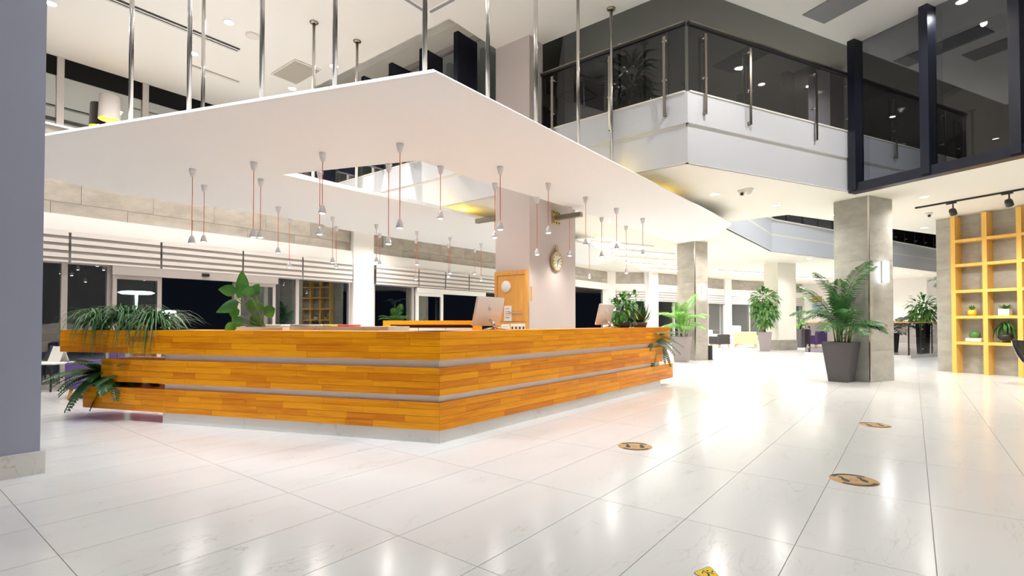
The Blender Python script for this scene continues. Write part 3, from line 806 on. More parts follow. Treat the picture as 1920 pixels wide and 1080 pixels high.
# ------------------------------------------------------------------ glass railings
def railing(a, b, posts, label, zf=ZF, h=1.17, out=.075, rail_mat='black'):
    d = b - a; L = d.length; rz = math.atan2(d.y, d.x)
    r = thing('glass_railing', label, 'railing', Vector((a.x, a.y, zf + .025)), rz)
    e = [0] + [x + .02 for x in posts if .3 < x < L - .3] + [L]
    for x0, x1 in zip(e[:-1], e[1:]):
        MB().box(x0 + .006, x1 - .006, -out + .022, -out + .034, 0, h - .06).build('pane', M['glasst'], r)
    MB().box(0, L, -out - .01, -out + .06, h - .06, h).build('handrail', M[rail_mat], r)
    MB().box(0, L, -out - .012, -out - .009, h - .022, h + .002).build('rail_edge', M['bronze'], r)
    for x in posts:
        p_ = MB().box(x - .025, x + .025, -out - .055, -out - .04, -.33, h - .17).build('post', M['bronze'], r)
        MB().box(x - .05, x + .05, -out + .006, -out + .012, -.40, -.27).box(x - .025, x + .025, -out - .055, -out + .01, -.36, -.31).build('bracket', M['bronze'], p_)
        for z in (.25, h - .25):
            MB().tube([(x - .03, -out - .048, z), (x - .03, -out + .05, z)], .012, 8).tube([(x + .03, -out - .048, z), (x + .03, -out + .05, z)], .012, 8).build('clamp', M['steel'], p_)
    return r
def along(a, b, u):                                      # distance from a along ab where column u sees it
    d = (b - a).normalized(); k = (u - 960) / F
    return (k * a.y - a.x) / (d.x - k * d.y)
railing(CB, B, [along(CB, B, u) for u in (1042, 1150, 1253)], 'dark tinted glass railing between the mauve column and the balcony corner')
railing(B, RR, [along(B, RR, u) for u in (1316, 1400, 1524, 1588)], 'dark tinted glass railing right of the balcony corner')
railing(RR, EE, [along(RR, EE, u) for u in (1674, 1765, 1795)], 'glass railing seen through the dark curtain wall')
railing(V3, V1, [.9 + k * 1.1 for k in range(5)], 'far glass railing on the left side of the stair void')
railing(V4, V3, [.7 + k * 1.15 for k in range(14)], 'far long glass railing across the stair void')

# ------------------------------------------------------------------ dark curtain wall on the right
cw = root('wall_glass', RR + dg * .16 - dh * .11 + Vector((0, 0, ZS)), A2 - R(90))          # local x = dg
mx = [0, 1.256, 2.477, 3.7, 4.95]
for a, b in zip(mx[:-1], mx[1:]): MB().box(a + .06, b - .06, .1, .112, .12, 3.0).build('pane', M['glassw'], cw)
for x in mx: MB().box(x - .07, x + .07, -.14, .14, -.02, 3.0).build('mullion', M['dark'], cw)
MB().box(-.1, mx[-1], -.10, .12, -.06, .12).build('bottom_beam', M['dark'], cw)

# ------------------------------------------------------------------ right concrete wall and bookcase
p = Vector((11.19, 12.85, 0))
wr = root('wall_right', p, A2 - R(90))                                  # local x = dg, local y = dh (into the wall)
MB().box(-.49, 9, .02, .3, 0, ZS).build('backing_wall', M['conc2'], wr)
for i in range(7):
    for z0, z1 in ((0, 1.3), (1.3, 2.6), (2.6, ZS)):
        MB().box(-.49 + i * .9 + .0015, -.49 + (i + 1) * .9 - .0015, 0, .02, z0 + .0015, z1 - .0015).build('wall_panel', M['conc2'], wr)
bk = thing('bookcase', 'tall open honey wood bookcase against the concrete wall, holding small plants', 'bookcase', p, A2 - R(90))
for x in (0.0, .62, 1.24, 1.86, 2.48): MB().box(x - .045, x + .045, -.3, -.002, 0, 3.86).build('upright', M['shelf'], bk)
for i in range(4):
    for z in (.76, 1.39, 2.02, 2.66, 3.26):
        MB().box(i * .62 + .045, (i + 1) * .62 - .045, -.3, -.002, z - .055, z + .015).build('shelf_board', M['shelf'], bk)
for z in (.76, 1.39, 2.02, 2.66):
    pass
def shelf_spot(col, z, dx=0.0): return p + dg * (col * .62 + .31 + dx) - dh * .16 + Vector((0, 0, z + .0155))
def small_plant(loc, kind, label):
    t_ = thing('potted_succulent', label, 'potted plant', loc, A2 - R(90))
    if kind == 0:
        MB().lathe([(0, 0), (.075, 0), (.09, .05), (.08, .14), (.06, .14), (0, .12)], 16).build('pot', M['yellowpot'], t_)
        for k in range(14):
            a = k * 2.4; r_ = .02 + .05 * (k / 14)
            MB().ribbon([(0, 0, .12), (math.cos(a) * r_, math.sin(a) * r_, .2), (math.cos(a) * r_ * 1.6, math.sin(a) * r_ * 1.6, .27 - k * .005)], [.012, .025, .003], (-math.sin(a), math.cos(a), 0)).build('leaf', M['leaf'], t_)
    elif kind == 1:
        MB().box(-.1, .1, -.08, .08, 0, .15).build('pot', M['whitepot'], t_)
        for k in range(22):
            a = k * 2.4; r_ = .04 + .10 * ((k % 7) / 7)
            MB().ribbon([(0, 0, .13), (math.cos(a) * r_ * .7, math.sin(a) * r_ * .7, .2), (math.cos(a) * r_ * 1.4, math.sin(a) * r_ * 1.4, .2 + .03 * (k % 3))], [.01, .03, .004], (-math.sin(a), math.cos(a), 0)).build('leaf', M['leaf'], t_)
    elif kind == 2:
        MB().rbox(-.16, .16, -.08, .08, 0, .09, .015).build('pot', M['whitepot'], t_)
        prof = [(0, .08), (.085, .09), (.11, .16), (.09, .23), (.04, .265), (0, .27)]
        vs, n = MB(), 24
        for i in range(len(prof)): prof[i] = prof[i]
        b = MB()
        vv, ff = [], []
        for r_, z in prof:
            for k in range(n):
                w = 2 * math.pi * k / n; rr = r_ * (1.0 if k % 2 else .86)
                vv.append((rr * math.cos(w), rr * math.sin(w), z))
        for i in range(len(prof) - 1):
            for k in range(n): ff.append((i * n + k, i * n + (k + 1) % n, (i + 1) * n + (k + 1) % n, (i + 1) * n + k))
        b.add(vv, ff, True); b.build('cactus_body', M['leaf2'], t_)
    else:
        MB().lathe([(0, .05), (.1, .06), (.14, .12), (.13, .19), (.11, .19), (0, .17)], 18).build('bowl', M['black'], t_)
        for a in (0, 2.1, 4.2): MB().tube([(math.cos(a) * .08, math.sin(a) * .08, .08), (math.cos(a) * .1, math.sin(a) * .1, 0)], .009, 6).build('leg', M['brass'], t_)
        for k in range(26):
            a = k * 2.4; r_ = .10 + .16 * ((k * 7) % 26) / 26
            h_ = .2 + .14 * ((k * 5) % 26) / 26
            MB().ribbon([(0, 0, .16), (math.cos(a) * r_ * .5, math.sin(a) * r_ * .2, .16 + h_), (math.cos(a) * r_, math.sin(a) * r_ * .35, .12 + h_ * .8), (math.cos(a) * r_ * 1.25, math.sin(a) * r_ * .4, .1)], [.008, .014, .012, .002], (-math.sin(a), math.cos(a), 0)).build('leaf', M['palm'], t_)
small_plant(shelf_spot(0, 1.39), 0, 'little succulent in a yellow pot on the bookcase')
small_plant(shelf_spot(1, 1.39), 1, 'bushy little plant in a square white pot on the bookcase')
small_plant(shelf_spot(0, .76, .04), 2, 'round cactus in a low white dish on the bookcase')
small_plant(shelf_spot(1, .76), 3, 'spidery trailing plant in a black footed bowl on the bookcase')

# ------------------------------------------------------------------ plants
def frond_mesh(L, droop, nl, mat, lw=.014, ll=.28, rise=.9, name='frond'):
    m = MB(); pts = []
    for i in range(11):
        q = i / 10
        pts.append(Vector((L * (q * .35 + .65 * q ** 1.4) * (1 - .15 * droop * q), 0, L * rise * (q - droop * .62 * q ** 2.2))))
    m.tube(pts, [.011 * (1 - .8 * i / 10) for i in range(11)], 5)
    for k in range(nl):
        q = .18 + .82 * k / (nl - 1); i = min(int(q * 10), 9); f_ = q * 10 - i
        b = pts[i].lerp(pts[i + 1], f_); t = (pts[i + 1] - pts[i]).normalized()
        le = ll * (math.sin(math.pi * min(1, .12 + q * .86)) * .9 + .25)
        for sgn in (-1, 1):
            dirv = (t * .75 + Vector((0, sgn * 1.0, -.12 + .25 * random.random()))).normalized()
            tip = b + dirv * le + Vector((0, 0, -.22 * le)); mid = b + dirv * le * .5 + Vector((0, 0, .02))
            m.ribbon([b, mid, tip], [lw * .5, lw, .002], t, .15)
    return m.mesh(name, mat)
def planter(t_, w0, w1, h, mat):
    vs = []
    for z, w in ((0, w0), (h, w1)): vs += [(-w / 2, -w / 2, z), (w / 2, -w / 2, z), (w / 2, w / 2, z), (-w / 2, w / 2, z)]
    w = w1 - .05
    vs += [(-w / 2, -w / 2, h), (w / 2, -w / 2, h), (w / 2, w / 2, h), (-w / 2, w / 2, h)] + [(-w / 2, -w / 2, h - .06), (w / 2, -w / 2, h - .06), (w / 2, w / 2, h - .06), (-w / 2, w / 2, h - .06)]
    fs = [(3, 2, 1, 0)]
    for k in range(3):
        for i in range(4): fs.append((k * 4 + i, k * 4 + (i + 1) % 4, k * 4 + 4 + (i + 1) % 4, k * 4 + 4 + i))
    MB().add(vs, fs).build('planter', mat, t_)
    MB().box(-w / 2 + .003, w / 2 - .003, -w / 2 + .003, w / 2 - .003, h - .08, h - .055).build('soil', M['soil'], t_)
def palm(loc, rz, w0, w1, h, potmat, fr, label, canes=6, hc=.35, name='potted_palm'):
    t_ = thing(name, label, 'potted plant', loc, rz)
    planter(t_, w0, w1, h, potmat)
    for k in range(canes):
        a = k * 2.4; r_ = .05 + .05 * (k % 3)
        MB().tube([(math.cos(a) * r_, math.sin(a) * r_, h - .06), (math.cos(a) * r_ * 1.8, math.sin(a) * r_ * 1.8, h + hc * (.7 + .5 * (k % 3) / 2))], [.016, .011], 6).build('cane', M['stem'], t_)
    for (az, pit, me, sc_, zz) in fr:
        o = inst('frond', me, t_, (math.cos(R(az)) * .05, math.sin(R(az)) * .05, h + zz), (0, R(pit), R(az)), (sc_,) * 3)
    return t_
fa, fb, fc = frond_mesh(.95, .85, 34, M['palm'], .011, .30, 1.15), frond_mesh(.9, .62, 34, M['palm'], .010, .28, 1.55), frond_mesh(.85, 1.1, 30, M['palm'], .011, .27, .9)
fr = []
for k in range(26):
    az = k * 137.5; kind = (fa, fb, fc)[k % 3]
    wall_side = math.cos(R(az) + A2 + R(12) - A2 - R(25)) > .45      # the column stands on this side: only steep fronds grow there
    if wall_side: kind = fb
    fr.append((az, -25 if wall_side else (10, -12, 18)[k % 3] + random.uniform(-8, 8), kind, random.uniform(.5, .65) if wall_side else random.uniform(.8, 1.1), .05 + .5 * ((k * 7) % 26) / 26))
pp = G(1578, 712) ; 
palm(D(1577, 690, 10.88).xy.to_3d(), A2 + R(12), .36, .55, .83, M['pot'], fr, 'big feathery palm in a charcoal planter before the concrete column', 8, .5)
ga, gb, gc = frond_mesh(.95, .85, 26, M['palm2'], .010, .28, 1.2), frond_mesh(.85, .6, 26, M['palm2'], .010, .26, 1.6), frond_mesh(.8, 1.1, 24, M['palm2'], .010, .26, .9)
fr2 = [(k * 137.5 + 30, (12, -25, 20)[k % 3] + random.uniform(-8, 8), (ga, gb, gc)[k % 3], random.uniform(.75, 1.15), .05 + .4 * ((k * 7) % 22) / 22) for k in range(22)]
palm(D(1278, 660, 16.25).xy.to_3d(), A2 + R(35), .38, .55, .80, M['pot2'], fr2, 'light green palm in a grey planter beside the slim column', 6, .5)
# round headed tree
def leaf_ball(m, c, r_, n, ll, lw, rng, down=.3):
    for k in range(n):
        a = rng.uniform(0, 2 * math.pi); e = math.asin(rng.uniform(-.8, 1)); q = rng.uniform(.25, 1) ** .5
        d = Vector((math.cos(a) * math.cos(e), math.sin(a) * math.cos(e), math.sin(e)))
        b = Vector(c) + Vector((d.x * r_[0], d.y * r_[1], d.z * r_[2])) * q
        dv = (d + Vector((rng.uniform(-.5, .5), rng.uniform(-.5, .5), -down))).normalized()
        L = ll * rng.uniform(.7, 1.2)
        m.ribbon([b, b + dv * L * .5 + Vector((0, 0, .02)), b + dv * L + Vector((0, 0, -L * .25))], [lw * .3, lw, .003], dv.cross(Vector((rng.uniform(-.3, .3), rng.uniform(-.3, .3), 1))), .1)
rng = random.Random(5)
def leafy_tree(loc, rz, balls, label, potmat, leafm, hpot=.82, name='potted_tree', w0=.38, w1=.55):
    t_ = thing(name, label, 'potted plant', loc, rz)
    planter(t_, w0, w1, hpot, potmat)
    top = balls[0][0]
    MB().tube([(0, 0, hpot - .06), (top[0] * .4, top[1] * .4, (hpot + top[2]) / 2), top], [.05, .04, .02], 8).build('trunk', M['bark'], t_)
    m = MB()
    for c, r_, n, ll, lw in balls: leaf_ball(m, c, r_, n, ll, lw, rng)
    o = m.build('foliage', leafm, t_); o['kind'] = 'stuff'
    return t_
leafy_tree(D(1434, 650, 22.3).xy.to_3d(), A2 + R(40), [((.15, 0, 2.25), (.55, .5, .45), 230, .34, .05), ((-.2, 0, 1.75), (.5, .45, .35), 170, .34, .05), ((.2, 0, 1.35), (.55, .4, .3), 110, .30, .05)], 'round headed leafy tree in a grey planter before the cream column', M['pot2'], M['leaf2'])
leafy_tree(D(1731, 650, 20.6).xy.to_3d(), A2, [((0, 0, 1.85), (.38, .35, .42), 150, .36, .05), ((.05, 0, 1.5), (.45, .4, .2), 80, .36, .045)], 'bushy plant in a tall black pot behind the stair balustrade', M['black'], M['leaf2'], 1.2, 'potted_tree', .30, .36)
leafy_tree(D(1500, 650, 25.5).xy.to_3d(), A2, [((0, 0, 1.3), (.2, .2, .4), 50, .25, .05)], 'small plant in a dark pot half hidden behind the cream column', M['pot'], M['leaf2'], .9)
# upstairs plants
t_ = leafy_tree((0, 0, 0), 0, [((0, 0, 1.25), (.30, .28, .4), 130, .42, .04), ((0, 0, .85), (.36, .3, .25), 80, .40, .04)], 'dark plant standing behind the balcony glass', M['pot'], M['dleaf'], .4)
q = D(1183, 195, 10.6); t_.location = (q.x, q.y, ZF + .002)
fd = frond_mesh(1.5, 1.0, 26, M['dleaf'], .022, .38)
pd = thing('potted_palm', 'dark drooping palm behind the stair balustrade, against the pale wall', 'potted plant', D(1668, 660, 21.5).xy.to_3d())
planter(pd, .4, .5, .8, M['black'])
for k, (az, pit, s_) in enumerate(((-5, 10, 1.2), (15, 0, 1.15), (-25, -10, 1.0), (170, 0, 1.0), (90, -20, .9), (-70, 15, .9), (35, 25, 1.1))):
    inst('frond', fd, pd, (0, 0, .8), (0, R(pit), R(az)), (s_,) * 3)
pe = thing('potted_palm', 'tall dark palm mostly hidden by the concrete wall, its frond tips hanging past the edge', 'potted plant', D(1800, 600, 16.4).xy.to_3d())
planter(pe, .4, .5, .7, M['black'])
MB().tube([(0, 0, .64), (.03, 0, 1.7), (0, .02, 2.45)], [.06, .05, .04], 8).build('cane', M['bark'], pe)
for k, (az, pit, s_) in enumerate(((185, 25, .62), (160, 10, .6), (215, 5, .58), (100, 0, .6), (20, 10, .6), (280, 10, .55), (330, 0, .6))):
    inst('frond', fd, pe, (0, 0, 2.42), (0, R(pit), R(az)), (s_,) * 3)
# low bird of paradise on the ledge
bp = thing('bird_of_paradise_plant', 'broad leaved plant rising behind the counter before the black doorway', 'potted plant', ctr(0, -2.55, .36, 1.15))
MB().box(-.28, .28, -.10, .10, 0, .04).build('tray', M['whitepot'], bp)
def paddle(t_, base, tip, L, w, m='leaf', side=None):
    base, tip = Vector(base), Vector(tip)
    ax = (tip - base); sd = side or ax.cross(Vector((.3, -1, .2)))
    MB().tube([base, base.lerp(tip, .5) + Vector((0, 0, .03)), tip], [.008, .006, .005], 6).build('stem', M['stem'], t_)
    d = Vector((tip.x - base.x, tip.y - base.y, .0)); d = d.normalized() if d.length > .01 else Vector((1, 0, 0))
    return d
def leaf_at(t_, c, ang, L, w, mat, fold=.25, yaw=0.0):                  # leaf blade in a plane facing the hall, rolled by ang
    c = Vector(c); dr = Vector((math.cos(ang), -.25 * math.sin(yaw), math.sin(ang))).normalized()
    pts, ws = [], []
    for i in range(8):
        q = i / 7
        pts.append(c + dr * L * q + Vector((0, -.12 * L * q * q * math.cos(yaw), -.10 * L * q * q)))
        ws.append(max(.003, w * math.sin(math.pi * (q ** .75)) ** .8) if 0 < i < 7 else .003)
    MB().ribbon(pts, ws, Vector((-math.sin(ang), .35 * math.cos(yaw), math.cos(ang))), fold).build('leaf', M[mat], t_)
yb = bp.location.y
leaves = [(447, 560, 80, .34, .075), (443, 548, 165, .18, .05), (448, 566, 200, .26, .055), (460, 569, -10, .2, .05), (470, 553, 60, .16, .05), (478, 550, 170, .14, .045), (494, 590, 30, .17, .055), (455, 595, 215, .2, .05),
          (448, 590, 160, .15, .045), (470, 592, -40, .16, .05), (440, 605, 230, .14, .04), (462, 610, -60, .12, .04)]
for k, (u, v, ang, L, w) in enumerate(leaves):
    c = D(u, v, yb + .05 * math.sin(k)) - bp.location
    MB().tube([(.02 * math.sin(k * 2), .02 * math.cos(k * 3), .03), (c.x * .5, c.y * .5, c.z * .6), c], [.008, .006, .005], 6).build('stem', M['stem'], bp)
    leaf_at(bp, c, R(ang), L * 1.15, w * 1.5, 'leaf', .25, k * 1.3)
# grassy planter at the left end
def spider(loc, n, spread_, h_, label, rng, mat='blade', out=(-1, -1)):
    t_ = thing('grass_plant', label, 'plant', loc)
    MB().lathe([(0, 0), (.09, 0), (.10, .03), (0, .035)], 12).build('root_ball', M['soil'], t_)
    m = MB()
    for k in range(n):
        a = rng.uniform(0, 2 * math.pi); L = spread_ * rng.uniform(.5, 1.15); hh = h_ * rng.uniform(.6, 1.2)
        dx, dy = math.cos(a), math.sin(a)
        drop = rng.uniform(-.15, .5) if dy < .2 else rng.uniform(-.2, .05)
        pts = [(0, 0, .02)]
        for i in range(1, 7):
            q = i / 6
            z = hh * math.sin(math.pi * min(q * .85, 1)) - max(0, drop) * q ** 3 * 1.0
            x, y = dx * L * q, dy * L * q * .8
            if loc.y + y > loc.y - .20 and z < .02: z = .02 + .01 * rng.random()
            pts.append((x, y, z))
        m.ribbon(pts, [.006, .009, .009, .008, .006, .004, .001], (-dy, dx, 0), .2)
    o = m.build('blades', M[mat], t_); o['kind'] = 'stuff'
rg = random.Random(11)
spider(ctr(0, -5.05, .18, 1.14), 230, .55, .26, 'long grassy plant spilling over the left counter end', rg)
spider(ctr(0, -4.6, .2, 1.14), 230, .55, .30, 'tallest grassy plant in the counter planter, in its middle', rg)
spider(ctr(0, -4.1, .2, 1.14), 200, .58, .24, 'grassy plant in the counter planter nearest the black doorway', rg)
# ferns
def fern_mesh(L, droop, mat):
    m = MB(); pts = [Vector((L * q / 9, 0, L * (.7 * q / 9 - droop * (q / 9) ** 2))) for q in range(10)]
    m.tube(pts, .004, 4)
    for k in range(26):
        q = .08 + .92 * k / 25; i = min(int(q * 9), 8); b = pts[i].lerp(pts[i + 1], q * 9 - i); t = (pts[i + 1] - pts[i]).normalized()
        le = .085 * math.sin(math.pi * (.15 + .8 * q)) + .008
        for sg_ in (-1, 1):
            dv = Vector((0, sg_, 0)) + t * .25
            m.ribbon([b, b + dv * le * .5, b + dv * le - Vector((0, 0, .012))], [.008, .012, .003], t)
    return m.mesh('frond', mat)
fe = [fern_mesh(.55, 1.0, M['fern']), fern_mesh(.45, 1.25, M['fern']), fern_mesh(.6, .65, M['fern'])]
def fern(loc, n, label, az0=0, azr=360, sc_=1.0):
    t_ = thing('potted_fern', label, 'plant', loc)
    MB().lathe([(0, 0), (.08, 0), (.10, .06), (0, .06)], 12).build('root_ball', M['soil'], t_)
    for k in range(n):
        az = az0 + azr * ((k * .618) % 1)
        inst('frond', fe[k % 3], t_, (0, 0, .05), (0, R(random.uniform(-25, 25)), R(az)), (sc_ * random.uniform(.8, 1.15),) * 3)
fern(ctr(0, -4.95, .22, .42), 34, 'dark fern sprouting from the lowest shelf at the left counter end', 90, 230, 1.05)
fern(ctr(0, -4.55, .25, .42), 16, 'second dark fern on the lowest shelf, tucked behind the middle band', 0, 360, .9)
fern(ctr(1, 5.85, .25, .776), 18, 'fern hanging from the right counter end', -100, 190, 1.15)
# bushy plants at the far counter end
bu = thing('potted_shrub', 'dense dark green shrub beside the far monitor on the counter', 'potted plant', ctr(1, 4.93, .36, 1.15))
MB().lathe([(0, 0), (.14, 0), (.17, .1), (.15, .1), (0, .09)], 16).build('pot', M['pot'], bu)
m = MB(); leaf_ball(m, (0, 0, .33), (.24, .24, .26), 170, .16, .034, rng); leaf_ball(m, (.2, .1, .5), (.12, .12, .15), 30, .16, .03, rng)
m.build('foliage', M['leaf'], bu)['kind'] = 'stuff'
sv = thing('snake_plant', 'upright dark pointed leaves in a pot at the far counter end', 'potted plant', ctr(1, 5.72, .36, 1.15))
MB().lathe([(0, 0), (.12, 0), (.15, .1), (.13, .1), (0, .09)], 16).build('pot', M['pot'], sv)
for k in range(30):
    a = k * 2.4; r_ = .03 + .21 * k / 30; h_ = .54 - .22 * k / 30 + .05 * math.sin(k * 5)
    MB().ribbon([(math.cos(a) * .05, math.sin(a) * .05, .08), (math.cos(a) * r_ * .8, math.sin(a) * r_ * .8, h_ * .55), (math.cos(a) * r_ * 1.25, math.sin(a) * r_ * 1.25, h_)], [.02, .036, .002], (-math.sin(a), math.cos(a), 0), .3).build('leaf', M['dleaf'] if k % 3 else M['leaf'], sv)

# ------------------------------------------------------------------ ceiling fittings
me_ring = MB().lathe([(.11, -.004), (.095, -.012), (.082, -.004), (.08, .0)], 20).mesh('trim_ring', M['white'])
me_lens = MB().disc(.08, -.003, 20, up=False).mesh('lens', M['lens'])
def downlight(p, power, label, color=WARM, size=150, grp='recessed ceiling downlights'):
    t_ = thing('downlight', label, 'ceiling light', p, 0, grp)
    inst('trim_ring', me_ring, t_); inst('lens', me_lens, t_)
    lamp(spot(power, color, size), t_, (0, 0, -.04))
for (u, v), lb in zip([(95, 6), (430, 42), (363, 100), (548, 166), (626, 124)],
                      ['bright downlight beside the blue grey pillar top', 'bright downlight right of the long black slot', 'bright downlight between the close pair of rods', 'bright downlight below the square ceiling panel', 'downlight behind the rod right of the square panel']):
    downlight(G(u, v, ZC), P_MAIN, lb)
gh = 'hall downlights above and behind the viewer'
for i, (x, y) in enumerate([(-6, 1.5), (-2.5, 1.2), (1, 1.0), (4.5, 1.2), (8, 2), (-2, 4.2), (1.5, 4.6), (5, 5.2), (8.2, 5.6), (-7.5, 5.5), (-5.2, -4), (0, -4), (5, -4), (10, -3), (-2.2, 7.6), (3.6, 7.3), (6.4, 8.4)]):
    if y > 7: lb = 'hall downlight high above the frame edge, over the canopy'
    downlight(Vector((x, y, ZC)), P_MAIN if y > 7 else P_NEAR, 'white ringed downlight in the hall ceiling outside the picture', WARM if y > 7 else NEUT, grp=gh)
low = [(1733, 369, 'soffit downlight above the track rail end'), (1733, 427, 'soffit downlight left of the bookcase wall'), (1562, 403, 'soffit downlight at the left edge of the concrete column'), (1352, 444, 'soffit downlight right of the canopy tip'), (1517, 485, 'soffit downlight beyond the stair void, left of the palm tip'),
       (1415, 470, 'soffit downlight beyond the slim column, over the lounge'), (1385, 460, 'second soffit downlight over the lounge by the slim column'), (1700, 512, 'far soffit downlight behind the concrete column'), (1727, 515, 'far soffit downlight above the pale wall')]
for u, v, lb in low: downlight(G(u, v, ZS), P_LOW, lb, grp='soffit downlights')
gl = 'soffit downlights hidden behind columns and canopy'
for (x, y) in [(4.2, 10.6), (6.0, 11.6), (9.8, 9.4), (11.6, 7.0), (10.6, 5.0), (2.6, 13.5), (-1.5, 13.5), (0.5, 16), (3.5, 17), (-3.2, 14.4), (2.0, 20), (5.5, 21.5), (8.0, 24.5), (13, 24.5), (17, 27.5), (11.5, 29), (15.5, 31.5), (20, 31), (6.8, 28)]:
    downlight(Vector((x, y, ZS)), P_LOW * (2.2 if y > 15 else 1), 'soffit downlight out of sight behind the canopy or columns', grp=gl)
gu = 'dim downlights of the upper floor'
for (u, v) in [(1165, 85), (1428, 158), (1384, 128)]:
    downlight(G(u, v, ZU), 260, ['cool downlight just above the balcony plant', 'cool downlight low behind the railing', 'cool downlight left of the low one behind the railing'][[1165, 1428, 1384].index(u)], COOL, grp=gu)
for (x, y) in [(8.5, 14.6), (12.5, 16.8), (16.5, 21.5), (6.2, 18.0), (11.5, 23.5), (19, 27.5)]:  # hidden lamps added to lift the upper ceiling and far fascia
    downlight(Vector((x, y, ZU)), 800, 'added upper floor downlight, hidden above the balcony', COOL, grp=gu)
downlight(G(1803, 3, ZC), 320, 'cool downlight beyond the dark curtain wall', COOL)
def ceil_panel(corners, z, mat, label, cat='ceiling panel', name='ceiling_panel', t=.02, frame=True):
    ps = [G(u, v, z) for u, v in corners]
    c = sum(ps, Vector()) / 4
    o = thing(name, label, cat, c)
    MB().prism([((p - c).x, (p - c).y) for p in ps], -t, 0).build('panel', mat, o)
    if frame:
        for i in range(4):
            a, b = ps[i] - c, ps[(i + 1) % 4] - c
            MB().tube([a + Vector((0, 0, -t)), b + Vector((0, 0, -t))], .015, 4, False).build('edge_trim', M['white'], o)
    return o
ceil_panel([(553, 111), (603, 131), (557, 157), (509, 138)], ZC, M['panel'], 'square beige grey access panel in the hall ceiling')
def rect(c, a, b, w, h): return [c + a * x * w / 2 + b * y * h / 2 for x, y in ((-1, -1), (1, -1), (1, 1), (-1, 1))]
def rect_panel(c, a, b, w, h, mat, label, cat='ceiling panel', name='ceiling_panel', slats=0):
    o = thing(name, label, cat, c, math.atan2(a.y, a.x))
    MB().box(-w / 2, w / 2, -h / 2, h / 2, -.02, 0).build('panel', mat, o)
    for k in range(slats):
        y = -h / 2 + h * (k + .5) / slats
        MB().box(-w / 2 + .01, w / 2 - .01, y - h * .18 / slats, y + h * .18 / slats, -.03, -.02).build('slat', M['white'], o)
    return o
c = (G(1505, 27, ZC) + G(1545, 43, ZC)) / 2 + dg * .8
rect_panel(c, dg, dh, 1.6, .62, M['panel2'], 'long grey panel in the ceiling above the balcony end')
c = G(1765, 88, ZC)
rect_panel(c, dg, dh, 1.5, .55, M['panel2'], 'long dark ceiling panel seen through the curtain wall')
rect_panel(G(1890, 80, ZC), dg, dh, 1.3, .55, M['panel2'], 'dark ceiling panel at the picture corner behind the curtain wall')
a, b = G(205, 1, ZC) - d1 * 1.5, G(450, 91, ZC)
c = (a + b) / 2
rect_panel(c, d1, d2, (b - a).length, .17, M['black'], 'long black linear slot diffuser in the hall ceiling', 'vent', 'slot_diffuser', 2)
a, b = G(355, 122, ZC), G(448, 153, ZC)
rect_panel((a + b) / 2, d1, d2, (b - a).length, .1, M['panel'], 'short pale slot vent near the upper windows', 'vent', 'slot_diffuser', 1)
sd_ = thing('smoke_detector', 'flat white smoke detector disc in the hall ceiling', 'detector', G(474, 66, ZC))
MB().lathe([(.13, 0), (.13, -.02), (.09, -.035), (0, -.04)], 20).build('housing', M['blind'], sd_)
ac = rect_panel(G(800, -10, ZC), d1, d2, .95, .95, M['white'], 'square ceiling air conditioner at the top picture edge', 'air conditioner', 'air_conditioner')
MB().box(-.28, .28, -.28, .28, -.03, -.02).build('grille', M['blind'], ac)
for s_ in (-1, 1):
    MB().box(-.3, .3, s_ * .36 - .03, s_ * .36 + .03, -.026, -.02).build('vane', M['panel2'], ac)
    MB().box(s_ * .36 - .03, s_ * .36 + .03, -.3, .3, -.026, -.02).build('vane', M['panel2'], ac)
# coves of the lounge
gcov = 'glowing ceiling coves of the lounge'
for k, (x, y, L) in enumerate([(4.6, 19.2, 3.4), (5.6, 21.4, 3.6), (6.8, 23.6, 3.8), (8.2, 26.0, 4), (12.2, 27.0, 4.2), (14.2, 29.0, 4.2), (17.5, 30.5, 4), (3.6, 17.4, 2.6)]):
    o = thing('cove_light', ['glowing cove strip nearest the mauve column in the lounge ceiling', 'second glowing cove strip from the canopy tip side', 'third glowing cove strip from the canopy tip side', 'fourth glowing cove strip, before the lounge windows', 'glowing cove strip just left of the cream column', 'glowing cove strip between the cream and concrete columns', 'glowing cove strip seen right above the far pictures', 'first short glowing cove strip behind the pendant lamps'][k], 'ceiling light', (x, y, ZS), A2, gcov)
    MB().box(-L / 2, L / 2, -.22, .22, -.03, 0).build('diffuser', M['cove'], o)
    for s_ in (-1, 1): MB().box(-L / 2, L / 2, s_ * .25 - .03, s_ * .25 + .03, -.06, 0).build('edge_trim', M['white'], o)
# unseen downlights added before the canopy edge to brighten floor and counter
gf = 'added downlights in a row before the canopy'
for (x, y, th) in [(-4.8, 5.1, 0), (-3.1, 4.6, 0), (-1.5, 4.2, 0), (.5, 4.7, 52), (2.1, 6.6, 52)]:
    t_ = thing('downlight', 'added hall downlight before the canopy edge, above the picture', 'ceiling light', Vector((x, y, ZC)), 0, gf)
    inst('trim_ring', me_ring, t_); inst('lens', me_lens, t_)
    lamp(spot(560, NEUT, 52), t_, (0, 0, -.04), (R(12), 0, R(th)))
for (x, y) in [(-9.2, 7.2), (-8.9, 5.2)]:  # unseen lamps added to lighten floor and canopy at the left
    downlight(Vector((x, y, ZC)), 480, 'added hall downlight beyond the blue grey pillar, outside the picture', grp='added downlights beyond the pillar')
